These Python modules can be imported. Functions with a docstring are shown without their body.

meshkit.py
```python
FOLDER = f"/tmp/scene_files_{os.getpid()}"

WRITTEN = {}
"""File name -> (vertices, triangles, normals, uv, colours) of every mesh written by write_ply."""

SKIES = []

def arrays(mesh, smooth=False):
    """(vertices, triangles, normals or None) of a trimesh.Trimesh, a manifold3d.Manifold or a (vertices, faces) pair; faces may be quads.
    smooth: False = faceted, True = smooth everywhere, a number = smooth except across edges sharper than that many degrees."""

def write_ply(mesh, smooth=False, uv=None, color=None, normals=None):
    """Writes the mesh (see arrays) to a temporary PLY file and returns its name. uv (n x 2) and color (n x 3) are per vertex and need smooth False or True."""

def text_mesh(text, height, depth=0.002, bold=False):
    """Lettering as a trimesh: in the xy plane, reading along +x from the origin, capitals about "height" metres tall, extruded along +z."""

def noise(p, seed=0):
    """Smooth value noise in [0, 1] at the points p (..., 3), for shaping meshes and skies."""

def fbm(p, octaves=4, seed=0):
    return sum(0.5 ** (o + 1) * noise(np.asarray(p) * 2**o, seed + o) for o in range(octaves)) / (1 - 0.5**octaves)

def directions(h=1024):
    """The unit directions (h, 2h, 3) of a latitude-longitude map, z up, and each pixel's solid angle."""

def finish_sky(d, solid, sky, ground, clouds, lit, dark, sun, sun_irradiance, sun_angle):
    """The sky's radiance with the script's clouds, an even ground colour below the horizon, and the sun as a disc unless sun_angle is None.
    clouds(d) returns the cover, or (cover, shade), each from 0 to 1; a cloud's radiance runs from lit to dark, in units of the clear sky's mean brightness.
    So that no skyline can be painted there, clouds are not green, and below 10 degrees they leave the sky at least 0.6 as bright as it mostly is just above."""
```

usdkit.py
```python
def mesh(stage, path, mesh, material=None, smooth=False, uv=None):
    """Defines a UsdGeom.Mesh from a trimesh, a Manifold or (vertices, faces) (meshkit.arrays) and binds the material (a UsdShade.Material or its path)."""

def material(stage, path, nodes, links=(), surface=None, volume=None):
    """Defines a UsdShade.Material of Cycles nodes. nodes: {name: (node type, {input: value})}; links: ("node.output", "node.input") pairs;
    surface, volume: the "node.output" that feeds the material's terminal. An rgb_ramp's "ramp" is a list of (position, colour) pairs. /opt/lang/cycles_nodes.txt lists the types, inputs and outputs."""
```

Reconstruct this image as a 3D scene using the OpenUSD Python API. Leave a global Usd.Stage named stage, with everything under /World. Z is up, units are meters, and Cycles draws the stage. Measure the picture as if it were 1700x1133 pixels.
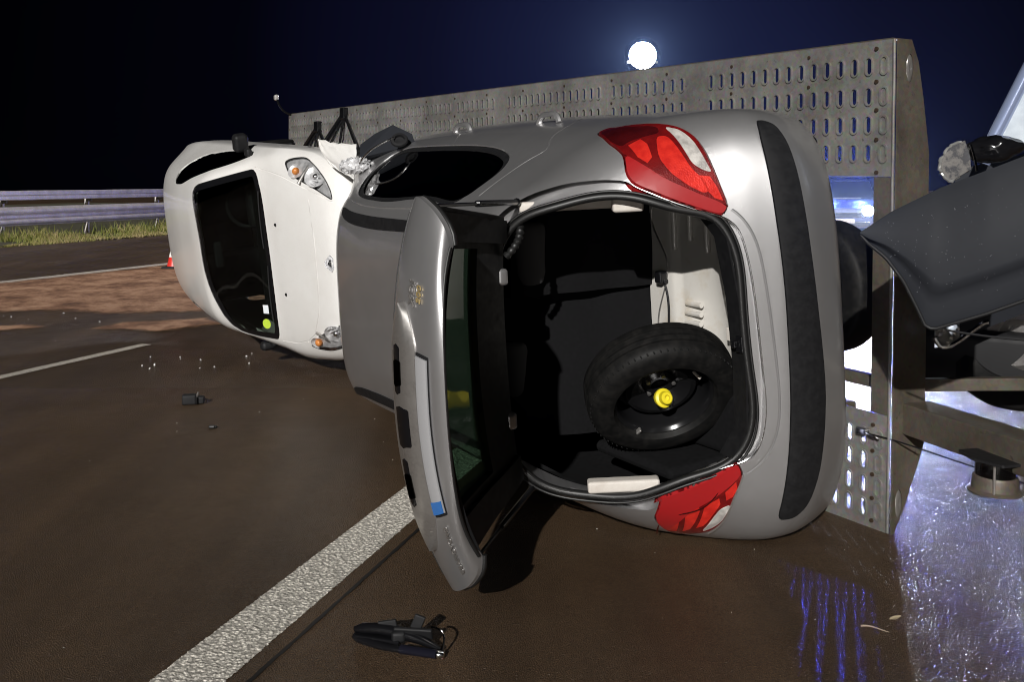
import math, random
import numpy as np, trimesh, manifold3d as m3, usdkit, meshkit
from shapely.geometry import Polygon, Point, box as sbox
from shapely import affinity
from scipy.interpolate import PchipInterpolator as PC, CubicSpline as CS
from pxr import Usd, UsdGeom, UsdLux, UsdShade, Gf, Sdf, Vt

random.seed(7); RNG = np.random.default_rng(7)
stage = Usd.Stage.CreateInMemory()
UsdGeom.SetStageUpAxis(stage, 'Z'); UsdGeom.SetStageMetersPerUnit(stage, 1.0)
UsdGeom.Xform.Define(stage, '/World')

# ---------------------------------------------------------------- camera
CAM_H = 1.54
cam = UsdGeom.Camera.Define(stage, '/World/camera')
cam.AddTranslateOp().Set((0, 0, CAM_H)); cam.AddRotateXYZOp().Set((90, 0, 0))
cam.CreateFocalLengthAttr(36.0); cam.CreateHorizontalApertureAttr(36.0); cam.CreateVerticalApertureAttr(36.0 * 683 / 1024)
cam.CreateVerticalApertureOffsetAttr(-5.64)
cam.CreateClippingRangeAttr((0.05, 2000)); cam.CreateExposureAttr(0.0)

# ---------------------------------------------------------------- night sky
LAMP = np.array([2.50, 19.6, 3.94])              # the floodlight behind the trailer
az = math.atan2(LAMP[0], LAMP[1])
dome = UsdLux.DomeLight.Define(stage, '/World/sky')
dome.GetPrim().SetCustomDataByKey('kind', 'structure')
sky_m = usdkit.material(stage, '/World/Looks/night_sky', {
    'sky': ('sky_texture', {'sky_type': 'single_scattering', 'sun_disc': False, 'sun_elevation': math.radians(18), 'sun_rotation': math.atan2(-.52, -.854)}),
    'tc': ('texture_coordinate', {}),
    'nrm': ('vector_math', {'math_type': 'normalize'}),
    'dot': ('vector_math', {'math_type': 'dot_product', 'vector2': (math.sin(az) * .99, math.cos(az) * .99, .11)}),
    'ramp': ('rgb_ramp', {'fac': 0.0, 'ramp': [(0.0, (.00003, .00003, .00005)), (.80, (.00005, .00005, .00012)), (.925, (.0008, .0008, .0030)), (.975, (.0034, .0038, .0160)), (.994, (.0066, .0085, .036)), (1.0, (.011, .015, .055))]}),
    'dim': ('mix_color', {'blend_type': 'multiply', 'fac': 1.0, 'b': (.00002, .00002, .00003)}),
    'sum': ('mix_color', {'blend_type': 'add', 'fac': 1.0}),
    'bg': ('background_shader', {'strength': 1.0})},
    [('tc.generated', 'nrm.vector1'), ('nrm.vector', 'dot.vector1'), ('dot.value', 'ramp.fac'), ('sky.color', 'dim.a'), ('dim.result', 'sum.a'), ('ramp.color', 'sum.b'), ('sum.result', 'bg.color')], surface='bg.background')
UsdShade.MaterialBindingAPI.Apply(dome.GetPrim()).Bind(sky_m)

# ---------------------------------------------------------------- the photographers' side light (behind the camera, to the left)
KEY = np.array([.215, .88, -.375]); KEY /= np.linalg.norm(KEY)     # travel direction
sun = UsdLux.DistantLight.Define(stage, '/World/sun')
sun.CreateIntensityAttr(1.08); sun.CreateAngleAttr(.6); sun.CreateNormalizeAttr(True); sun.CreateColorAttr((1.0, .975, .94))
zc = -KEY; xc = np.cross((0, 0, 1), zc); xc /= np.linalg.norm(xc); yc = np.cross(zc, xc)
Mx = np.eye(4); Mx[:3, 0], Mx[:3, 1], Mx[:3, 2] = xc, yc, zc
sun.AddTransformOp().Set(Gf.Matrix4d(Mx.T.tolist()))

HAZE = .0002
# ---------------------------------------------------------------- helpers
used = {}
def numbered(parent, name):
    k = (parent, name); n = used.get(k, 0); used[k] = n + 1
    return name if n == 0 else f'{name}_{n:03d}'
def tag(p, label=None, cat=None, group=None, kind=None):
    p = p if isinstance(p, Usd.Prim) else p.GetPrim()
    for k, v in (('label', label), ('category', cat), ('group', group), ('kind', kind)):
        if v: p.SetCustomDataByKey(k, v)
    return p
def mat4(M): return Gf.Matrix4d(np.asarray(M).T.tolist())
def thing(name, label, cat, M=None, group=None):
    x = UsdGeom.Xform.Define(stage, '/World/' + numbered('/World', name))
    if M is not None: x.AddTransformOp().Set(mat4(M))
    tag(x, label, cat, group); return str(x.GetPath())
def obj(name, mesh, m, parent='/World', smooth=35, join=True):
    if isinstance(mesh, (list, tuple)) and isinstance(mesh[0], trimesh.Trimesh):
        if not join: return [obj(name, q, m, parent, smooth) for q in mesh][0]
        mesh = trimesh.util.concatenate(list(mesh))
    return usdkit.mesh(stage, parent + '/' + numbered(parent, name), mesh, m, smooth=smooth)
def path(p): return str(p.GetPath())
def T(x, y, z): M = np.eye(4); M[:3, 3] = (x, y, z); return M
def R(axis, deg): return trimesh.transformations.rotation_matrix(math.radians(deg), axis)
def basis(z, x=(0, 0, 1)):
    z = np.asarray(z, float) / np.linalg.norm(z); x = np.asarray(x, float); x = x - z * (x @ z)
    if np.linalg.norm(x) < 1e-6: x = np.array([1., 0, 0]) - z * z[0]
    x /= np.linalg.norm(x); M = np.eye(4); M[:3, 0], M[:3, 1], M[:3, 2] = x, np.cross(z, x), z; return M
def bx(c, s, M=None):
    b = trimesh.creation.box(s)
    if M is not None: b.apply_transform(M)
    b.apply_translation(c); return b
def rbx(c, s, r=.01, M=None, sub=1):
    """box with rounded edges"""
    sp = trimesh.creation.icosphere(sub, r).vertices; h = np.maximum(np.array(s) / 2 - r, 1e-4)
    P = np.vstack([sp + h * (i, j, k) for i in (-1, 1) for j in (-1, 1) for k in (-1, 1)])
    b = trimesh.convex.convex_hull(P)
    if M is not None: b.apply_transform(M)
    b.apply_translation(c); return b
def tube(P, r, n=10, closed=False):
    P = np.asarray(P, float); k = len(P); r = np.broadcast_to(r, k)
    d = np.gradient(P, axis=0) if not closed else np.roll(P, -1, 0) - np.roll(P, 1, 0)
    d /= np.linalg.norm(d, axis=1)[:, None]
    u = np.cross(d[0], (0, 0, 1.)); u = u if np.linalg.norm(u) > .05 else np.cross(d[0], (1., 0, 0)); V = []
    a = np.linspace(0, 2 * np.pi, n, endpoint=False)
    for i in range(k):
        u = u - d[i] * (u @ d[i]); u /= np.linalg.norm(u); w = np.cross(d[i], u)
        V.append(P[i] + r[i] * (np.cos(a)[:, None] * u + np.sin(a)[:, None] * w))
    V = np.vstack(V); F = []; i = np.arange(n); j = (i + 1) % n
    for s in range(k if closed else k - 1):
        A = s * n; B = ((s + 1) % k) * n; F += [np.c_[A + i, A + j, B + j], np.c_[A + i, B + j, B + i]]
    if not closed:
        V = np.vstack([V, P[0], P[-1]]); F += [np.c_[np.full(n, k * n), j, i], np.c_[np.full(n, k * n + 1), (k - 1) * n + i, (k - 1) * n + j]]
    m = trimesh.Trimesh(V, np.vstack(F), process=False)
    if m.volume < 0: m.invert()
    return m
def spline(P, n=40, closed=False):
    P = np.asarray(P, float)
    if closed: P = np.vstack([P, P[:1]])
    l = np.r_[0, np.cumsum(np.linalg.norm(np.diff(P, axis=0), axis=1))]
    c = CS(l, P, bc_type='periodic' if closed else 'not-a-knot')
    t = np.linspace(0, l[-1], n + closed)[:n]; return c(t)
def dense(P, n=40, closed=False):
    P = np.asarray(P, float)
    if closed: P = np.vstack([P, P[:1]])
    l = np.r_[0, np.cumsum(np.linalg.norm(np.diff(P, axis=0), axis=1))]; t = np.linspace(0, l[-1], n + closed)[:n]
    return np.stack([np.interp(t, l, P[:, k]) for k in range(P.shape[1])], 1)
def cyl(a, b, r, n=24): return tube(np.array([a, b], float), r, n)
def lathe(prof, n=48):
    """(radius, z) profile turned about z"""
    prof = np.asarray(prof, float); a = np.linspace(0, 2 * np.pi, n, endpoint=False)
    V = np.vstack([np.c_[r * np.cos(a), r * np.sin(a), np.full(n, z)] for r, z in prof]); F = []; i = np.arange(n); j = (i + 1) % n
    for s in range(len(prof) - 1):
        A = s * n; B = A + n; F += [np.c_[A + i, A + j, B + j], np.c_[A + i, B + j, B + i]]
    return trimesh.Trimesh(V, np.vstack(F), process=False)
def man(t): return m3.Manifold(m3.Mesh(np.asarray(t.vertices, np.float32), np.asarray(t.faces, np.uint32)))
def tri(m):
    q = m.to_mesh(); return trimesh.Trimesh(q.vert_properties[:, :3], q.tri_verts, process=False)
def extrude(poly, h):
    return trimesh.util.concatenate([trimesh.creation.extrude_polygon(g, h, engine='earcut') for g in getattr(poly, 'geoms', [poly])])
def chaikin(P, n=2):
    for _ in range(n):
        if 6 < len(P) < 120: Q = np.roll(P, -1, 0); P = np.stack([.8 * P + .2 * Q, .2 * P + .8 * Q], 1).reshape(-1, 3)
    return P
def prism(P, d, near=.2, far=.4, grow=0.):
    """solid through the loop of points P along direction d"""
    P = chaikin(np.asarray(P, float)); B = basis(d, (.123, .456, .88)); Q = (P - P.mean(0)) @ B[:3, :3]
    pg = Polygon(Q[:, :2]).buffer(0)
    if pg.geom_type != 'Polygon': pg = max(pg.geoms, key=lambda g: g.area)
    if grow: pg = pg.buffer(grow)
    e = extrude(pg, near + far); e.apply_translation((0, 0, -near)); M = B.copy(); M[:3, 3] = P.mean(0); e.apply_transform(M)
    return man(e)
def grid(P, closed=False):
    """(k,n,3) points to a sheet"""
    P = np.asarray(P, float); k, n, _ = P.shape; i, j = np.meshgrid(np.arange(k - 1), np.arange(n - 1), indexing='ij'); a = (i * n + j).ravel()
    return trimesh.Trimesh(P.reshape(-1, 3), np.vstack([np.c_[a, a + n, a + n + 1], np.c_[a, a + n + 1, a + 1]]), process=False)
def slab(top, bot):
    """closed solid between two sheets of the same grid"""
    top, bot = np.asarray(top, float), np.asarray(bot, float); k, n, _ = top.shape
    a, b = grid(top), grid(bot); N = k * n
    rim = np.r_[np.arange(n), np.arange(1, k) * n + n - 1, (k - 1) * n + np.arange(n - 2, -1, -1), np.arange(k - 2, 0, -1) * n]
    r2 = np.roll(rim, -1)
    F = np.vstack([a.faces, b.faces[:, ::-1] + N, np.c_[rim, rim + N, r2 + N], np.c_[rim, r2 + N, r2]])
    m = trimesh.Trimesh(np.vstack([a.vertices, b.vertices]), F, process=False)
    if m.volume < 0: m.invert()
    return m

# ---------------------------------------------------------------- materials
def M_(name, color, rough=.5, metal=0., noise=None, bump=None, var=0., **kw):
    """principled; noise=(scale, colour2, contrast) mottles the colour in object space; bump=(scale, strength, distance)"""
    nodes = {'p': ('principled_bsdf', dict(base_color=color, roughness=rough, metallic=metal, **kw)), 'tc': ('texture_coordinate', {})}; links = []
    if noise:
        s, c2, (lo, hi) = noise
        nodes['n'] = ('noise_texture', {'scale': s, 'detail': 5, 'roughness': .62}); nodes['r'] = ('rgb_ramp', {'fac': .5, 'ramp': [(lo, color), (hi, c2)]})
        links += [('tc.object', 'n.vector'), ('n.fac', 'r.fac'), ('r.color', 'p.base_color')]
        nodes['mr'] = ('map_range', {'from_min': .3, 'from_max': .7, 'to_min': max(rough - .08, .02), 'to_max': rough + .1}); links += [('n.fac', 'mr.value'), ('mr.result', 'p.roughness')]
    if bump:
        s, st, di = bump
        nodes['bn'] = ('noise_texture', {'scale': s, 'detail': 3}); nodes['b'] = ('bump', {'strength': st, 'distance': di})
        links += [('tc.object', 'bn.vector'), ('bn.fac', 'b.height'), ('b.normal', 'p.normal')]
    return usdkit.material(stage, '/World/Looks/' + name, nodes, links, surface='p.BSDF')
def glow(name, color, strength):
    return usdkit.material(stage, '/World/Looks/' + name, {'e': ('emission', {'color': color, 'strength': strength})}, [], surface='e.emission')
def pane(name, tint, gloss=1.0, rough=.03, film=None):
    """window glass: see-through with a mirror-like skin; film adds a thin dusty coat"""
    nodes = {'t': ('transparent_bsdf', {'color': tint}), 'g': ('glossy_bsdf', {'color': (gloss,) * 3, 'roughness': rough}), 'f': ('fresnel', {'IOR': 1.5}), 'ge': ('geometry', {}), 'fr': ('math', {'math_type': 'subtract', 'value1': 1.0}), 'fm': ('math', {'math_type': 'multiply'}), 'm': ('mix_closure', {})}
    links = [('ge.backfacing', 'fr.value2'), ('f.fac', 'fm.value1'), ('fr.value', 'fm.value2'), ('fm.value', 'm.fac'), ('t.BSDF', 'm.closure1'), ('g.BSDF', 'm.closure2')]; out = 'm.closure'
    if film:
        nodes.update({'d': ('diffuse_bsdf', {'color': film[0]}), 'n': ('noise_texture', {'scale': 9, 'detail': 6}), 'tc': ('texture_coordinate', {}), 'r': ('map_range', {'from_min': .35, 'from_max': .75, 'to_min': film[1], 'to_max': film[2]}), 'm2': ('mix_closure', {})})
        links += [('tc.object', 'n.vector'), ('n.fac', 'r.value'), ('r.result', 'm2.fac'), ('m.closure', 'm2.closure1'), ('d.BSDF', 'm2.closure2')]; out = 'm2.closure'
    return usdkit.material(stage, '/World/Looks/' + name, nodes, links, surface=out)

def wet_paint(name, color, color2, metal, rough, flake=.0, drops=True, coat=.7, spec=.5):
    """car paint with fine flakes and beads of rain"""
    n = {'tc': ('texture_coordinate', {}), 'p': ('principled_bsdf', {'base_color': color, 'metallic': metal, 'roughness': rough, 'coat_weight': coat, 'coat_roughness': .12, 'specular_ior_level': spec}),
         'n': ('noise_texture', {'scale': 1.7, 'detail': 6, 'roughness': .65}), 'r': ('rgb_ramp', {'fac': .5, 'ramp': [(.35, color), (.72, color2)]}),
         'fl': ('noise_texture', {'scale': 520, 'detail': 1}), 'fb': ('bump', {'strength': flake, 'distance': .002}),
         'v': ('voronoi_texture', {'scale': 95, 'feature': 'f1'}), 'vr': ('map_range', {'from_min': .12, 'from_max': .34, 'to_min': 1, 'to_max': 0, 'clamp': True}),
         'vm': ('noise_texture', {'scale': 14, 'detail': 2}), 'vmr': ('map_range', {'from_min': .48, 'from_max': .62, 'to_min': 0, 'to_max': 1, 'clamp': True}),
         'mu': ('math', {'math_type': 'multiply'}), 'db': ('bump', {'strength': .35 if drops else 0., 'distance': .002})}
    l = [('tc.object', 'n.vector'), ('n.fac', 'r.fac'), ('r.color', 'p.base_color'), ('tc.object', 'fl.vector'), ('fl.fac', 'fb.height'), ('fb.normal', 'p.normal'),
         ('tc.object', 'v.vector'), ('v.distance', 'vr.value'), ('tc.object', 'vm.vector'), ('vm.fac', 'vmr.value'), ('vr.result', 'mu.value1'), ('vmr.result', 'mu.value2'), ('mu.value', 'db.height'), ('db.normal', 'p.coat_normal')]
    return usdkit.material(stage, '/World/Looks/' + name, n, l, surface='p.BSDF')

silver = wet_paint('silver_paint', (.52, .515, .52), (.45, .445, .45), .78, .37, .10)
white = wet_paint('white_paint', (.80, .79, .77), (.72, .70, .67), .0, .30, .0)
anthracite = wet_paint('anthracite_paint', (.024, .026, .031), (.018, .019, .023), .0, .55, .04, coat=.0, spec=.10)
policeblue = M_('blue_silver_paint', (.05, .065, .15), .4, .2)
black_pl = M_('black_plastic', (.009, .009, .010), .58, noise=(30, (.0115, .0115, .0125), (.4, .7)), bump=(700, .15, .001), specular_ior_level=.3)
black_gl = M_('gloss_black', (.006, .006, .007), .16)
rubber = M_('seal_rubber', (.010, .010, .010), .45)
tyre_m = M_('tyre_rubber', (.007, .007, .007), .55, noise=(24, (.016, .015, .014), (.42, .75)), bump=(300, .2, .001), specular_ior_level=.15)
cloth = M_('black_cloth', (.0045, .0045, .005), .95, noise=(60, (.008, .008, .0088), (.35, .7)), bump=(900, .5, .001), specular_ior_level=.15)
greycloth = M_('grey_knit', (.075, .075, .078), .95, bump=(400, .6, .002))
cream = M_('cream_trim', (.62, .58, .53), .6, noise=(14, (.52, .47, .42), (.4, .75)))
floorpaint = M_('bare_body_paint', (.60, .58, .54), .35, noise=(7, (.47, .40, .30), (.55, .85)), coat_weight=.3)
chrome = M_('chrome', (.75, .75, .76), .12, 1.0)
satin = M_('satin_metal', (.55, .53, .51), .34, .85, noise=(20, (.45, .43, .41), (.4, .7)))
steelblack = M_('black_steel', (.008, .008, .009), .22, .3)
yellow = M_('yellow_plastic', (.72, .60, .02), .4)
red_band = M_('red_reflector', (.34, .012, .014), .28, coat_weight=.6)
amber = M_('amber_bulb', (.55, .20, .05), .25)
plate_m = M_('number_plate_white', (.34, .34, .35), .4)
eu_blue = M_('plate_blue', (.03, .14, .42), .4)
gold = M_('gold_letters', (.55, .42, .20), .3, .6)
def lens(name, c, c2, scale):
    n = {'tc': ('texture_coordinate', {}), 'v': ('voronoi_texture', {'scale': scale, 'feature': 'f1'}), 'n': ('noise_texture', {'scale': 22, 'detail': 3}),
         'r': ('rgb_ramp', {'fac': .5, 'ramp': [(.38, c), (.62, c2)]}), 'b': ('bump', {'strength': .16, 'distance': .003}),
         'p': ('principled_bsdf', {'base_color': c, 'roughness': .22, 'coat_weight': 1.0, 'coat_roughness': .04, 'metallic': .25})}
    return usdkit.material(stage, '/World/Looks/' + name, n, [('tc.object', 'v.vector'), ('tc.object', 'n.vector'), ('n.fac', 'r.fac'), ('r.color', 'p.base_color'), ('v.distance', 'b.height'), ('b.normal', 'p.normal')], surface='p.BSDF')
red_lens = lens('red_lens', (.15, .005, .006), (.21, .007, .007), 170)
red_bright = lens('red_bright_segment', (.62, .020, .015), (.80, .035, .022), 130)
red_smoke = lens('smoked_red_lens', (.055, .003, .004), (.075, .004, .005), 170)
clear_lens = lens('clear_reversing_lens', (.40, .38, .36), (.70, .67, .63), 110)
reflector = lens('headlight_reflector', (.55, .55, .56), (.85, .85, .86), 60)
dark_glass = pane('dark_tinted_glass', (.035, .05, .045), .9)
green_glass = pane('greenish_glass', (.30, .42, .34), 1.0, .03, ((.09, .15, .11), .22, .30))
wind_glass = pane('windscreen_glass', (.62, .66, .63), .9, .02)
clear_cover = pane('headlight_cover', (.88, .88, .88), 1.0, .04)
lamp_cover = pane('smoked_cover', (.25, .25, .24), 1.0, .05)
mirror_m = M_('mirror_glass', (.6, .6, .6), .05, 1.0)
def galv(name, c, c2):
    n = {'tc': ('texture_coordinate', {}), 'a': ('noise_texture', {'scale': 3.2, 'detail': 8, 'roughness': .7}), 'r': ('rgb_ramp', {'fac': .5, 'ramp': [(.33, c2), (.52, c), (.75, tuple(x * 1.25 for x in c))]}),
         'v': ('voronoi_texture', {'scale': 60}), 'mx': ('mix_color', {'blend_type': 'multiply', 'fac': .22}), 's': ('noise_texture', {'scale': 38, 'detail': 4}), 'sr': ('map_range', {'from_min': .66, 'from_max': .74, 'to_min': 0, 'to_max': .55, 'clamp': True}),
         'dm': ('mix_color', {'blend_type': 'mix', 'b': (.030, .022, .015)}), 'mr': ('map_range', {'from_min': .3, 'from_max': .7, 'to_min': .38, 'to_max': .62}),
         'bn': ('noise_texture', {'scale': 140, 'detail': 3}), 'b': ('bump', {'strength': .25, 'distance': .002}), 'p': ('principled_bsdf', {'metallic': .35})}
    l = [('tc.object', 'a.vector'), ('a.fac', 'r.fac'), ('tc.object', 'v.vector'), ('r.color', 'mx.a'), ('v.color', 'mx.b'), ('tc.object', 's.vector'), ('s.fac', 'sr.value'), ('sr.result', 'dm.fac'), ('mx.result', 'dm.a'), ('dm.result', 'p.base_color'),
         ('a.fac', 'mr.value'), ('mr.result', 'p.roughness'), ('tc.object', 'bn.vector'), ('bn.fac', 'b.height'), ('b.normal', 'p.normal')]
    return usdkit.material(stage, '/World/Looks/' + name, n, l, surface='p.BSDF')
zinc = galv('galvanised_deck', (.25, .240, .225), (.172, .164, .152))
zinc2 = galv('galvanised_frame', (.125, .106, .083), (.08, .068, .051))
rail_m = galv('galvanised_rail', (.62, .58, .56), (.50, .47, .45))

# ================================================================ ground and road
def asphalt(name, c1, c2, grain=230, bump=.9, rough=(.26, .46)):
    n = {'tc': ('texture_coordinate', {}), 'big': ('noise_texture', {'scale': .55, 'detail': 6, 'roughness': .6}), 'lm': ('mapping', {'rotation': (0, 0, .28), 'scale': (1.6, .11, 1)}), 'ln': ('noise_texture', {'scale': 1.0, 'detail': 5, 'roughness': .6}), 'lr': ('rgb_ramp', {'fac': .5, 'ramp': [(.35, (.62, .62, .64)), (.6, (1.12, 1.10, 1.08))]}), 'lx': ('mix_color', {'blend_type': 'multiply', 'fac': .8}), 'r': ('rgb_ramp', {'fac': .5, 'ramp': [(.32, c1), (.68, c2)]}),
         'st': ('voronoi_texture', {'scale': grain * .62, 'feature': 'f1'}), 'sr': ('rgb_ramp', {'fac': .5, 'ramp': [(0, (.55, .55, .55)), (1, (1.5, 1.45, 1.4))]}), 'mx': ('mix_color', {'blend_type': 'multiply', 'fac': .75}),
         'g': ('noise_texture', {'scale': grain, 'detail': 4, 'roughness': .7}), 'ad': ('math', {'math_type': 'multiply_add', 'value2': .55}),
         'b': ('bump', {'strength': bump, 'distance': .011}),
         'wt': ('noise_texture', {'scale': .9, 'detail': 5, 'roughness': .6}), 'mr': ('map_range', {'from_min': .3, 'from_max': .7, 'to_min': rough[0], 'to_max': rough[1]}),
         'p': ('principled_bsdf', {'specular_ior_level': .5})}
    l = [('tc.object', 'big.vector'), ('big.fac', 'r.fac'), ('tc.object', 'st.vector'), ('st.color', 'sr.fac'), ('r.color', 'mx.a'), ('sr.color', 'mx.b'), ('mx.result', 'lx.a'), ('tc.object', 'lm.vector'), ('lm.vector', 'ln.vector'), ('ln.fac', 'lr.fac'), ('lr.color', 'lx.b'), ('lx.result', 'p.base_color'),
         ('tc.object', 'g.vector'), ('g.fac', 'ad.value1'), ('st.distance', 'ad.value3'), ('ad.value', 'b.height'), ('b.normal', 'p.normal'),
         ('tc.object', 'wt.vector'), ('wt.fac', 'mr.value'), ('mr.result', 'p.roughness')]
    return usdkit.material(stage, '/World/Looks/' + name, n, l, surface='p.BSDF')
road_m = asphalt('wet_brown_asphalt', (.068, .044, .026), (.102, .068, .041), 260, 1.0, (.22, .40))
def sheet(P, z):
    P = np.asarray(P, float); e = trimesh.creation.triangulate_polygon(Polygon(P), engine='earcut')
    return trimesh.Trimesh(np.c_[e[0], np.full(len(e[0]), z)], e[1], process=False)
hz = bx((0, 60, 1.95), (250, 210, 5.9)); hm = usdkit.material(stage, '/World/Looks/mist', {'v': ('principled_volume', {'color': (.45, .62, 1.0), 'density': HAZE, 'anisotropy': .92})}, [], volume='v.volume')
tag(obj('haze', hz, hm, smooth=False), 'thin night mist over the road', 'mist', kind='stuff')
tag(obj('ground', sheet([(-120, -40), (120, -40), (120, 160), (-120, 160)], 0.0), road_m, smooth=False), 'wet brown asphalt carriageway across the whole foreground', 'road', kind='structure')

def paint(name, c, dark, scale, amount):
    n = {'tc': ('texture_coordinate', {}), 'v': ('voronoi_texture', {'scale': scale, 'feature': 'smooth_f1', 'smoothness': .3}), 'n': ('noise_texture', {'scale': scale * 1.3, 'detail': 4, 'roughness': .7}),
         'ad': ('math', {'math_type': 'add'}), 'r': ('rgb_ramp', {'fac': .5, 'ramp': [(amount - .10, c), (amount + .06, tuple(x * .6 for x in c)), (amount + .16, dark)]}),
         'in': ('math', {'math_type': 'subtract', 'value1': 1.0}), 'b': ('bump', {'strength': 1.0, 'distance': .006}), 'p': ('principled_bsdf', {'roughness': .55})}
    l = [('tc.object', 'v.vector'), ('tc.object', 'n.vector'), ('v.distance', 'ad.value1'), ('n.fac', 'ad.value2'), ('ad.value', 'r.fac'), ('r.color', 'p.base_color'), ('ad.value', 'in.value2'), ('in.value', 'b.height'), ('b.normal', 'p.normal')]
    return usdkit.material(stage, '/World/Looks/' + name, n, l, surface='p.BSDF')
line_m = paint('worn_white_road_paint', (.88, .83, .74), (.05, .035, .025), 62, .92)
line2_m = paint('worn_white_lane_paint', (.60, .55, .48), (.10, .075, .055), 90, .98)
def strip(c0, c1, w, z, wob=.004, n=160, seed=0):
    """painted line: ragged long edges"""
    c0, c1 = np.array(c0), np.array(c1); d = (c1 - c0) / np.linalg.norm(c1 - c0); nn = np.array([d[1], -d[0]]); r = np.random.default_rng(seed)
    t = np.linspace(0, 1, n); C = c0 + t[:, None] * (c1 - c0); a = C - nn * (w / 2 + r.normal(0, wob, n))[:, None]; b = C + nn * (w / 2 + r.normal(0, wob, n))[:, None]
    return grid(np.stack([np.c_[b, np.full(n, z)], np.c_[a, np.full(n, z)]]))
dl = np.array([.288, 1.])
# the near surface is real chippings: every stone of the wearing course stands out of the binder
from scipy.spatial import cKDTree
PITCH = .0088
def chips():
    r = np.random.default_rng(21); gx, gy = np.meshgrid(np.arange(-4.1, 4.1, PITCH), np.arange(2.95, 7.7, PITCH), indexing='ij')
    k = np.abs(gx) < .52 * gy + .15; P = np.stack([gx[k], gy[k]], 1) + r.uniform(-.0040, .0040, (k.sum(), 2)); return P, r.uniform(.35, 1, len(P)), r.normal(0, .22, (len(P), 2))
CP, CHH, CTL = chips(); CT = cKDTree(CP)
def stone(x, y):
    q = np.stack([x, y], 1); d, i = CT.query(q, k=1, workers=2); o = q - CP[i]; 
    k = np.clip(((x - 1.636) * .957 - (y - 4.45) * .29 + .22) / .30, 0, 1); k = k * k * (3 - 2 * k)      # worn smooth lane, coarser shoulder beyond the trailer
    return (np.clip(1 - (d / .0062) ** 2, 0, 1) ** .7 * CHH[i] * (.0010 + .0012 * k) + (CTL[i] * o).sum(1) * (.40 + .55 * k)).clip(-.0006, .0036)
ny, nx = 800, 960; yy = 3.0 * (7.6 / 3.0) ** np.linspace(0, 1, ny); GX = np.linspace(-.52, .52, nx)[None] * yy[:, None]; GY = np.repeat(yy[:, None], nx, 1)
fade = np.clip(np.minimum(np.minimum(np.arange(ny), ny - 1 - np.arange(ny))[:, None], np.minimum(np.arange(nx), nx - 1 - np.arange(nx))[None]) / 60, 0, 1) * np.clip((ny - 1 - np.arange(ny)) / 330, 0, 1)[:, None]
GZ = .0012 * (fade > 0) + stone(GX.ravel(), GY.ravel()).reshape(ny, nx) * (.35 + .65 * fade)
chip_m = asphalt('wet_brown_chippings', (.068, .044, .026), (.102, .068, .041), 300, .8, (.14, .27))
tag(obj('near_road_surface', grid(np.stack([GX, GY, GZ], -1).transpose(1, 0, 2)), chip_m, smooth=True), 'wet coarse chippings of the road surface nearest to the camera', 'road', kind='structure')
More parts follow.
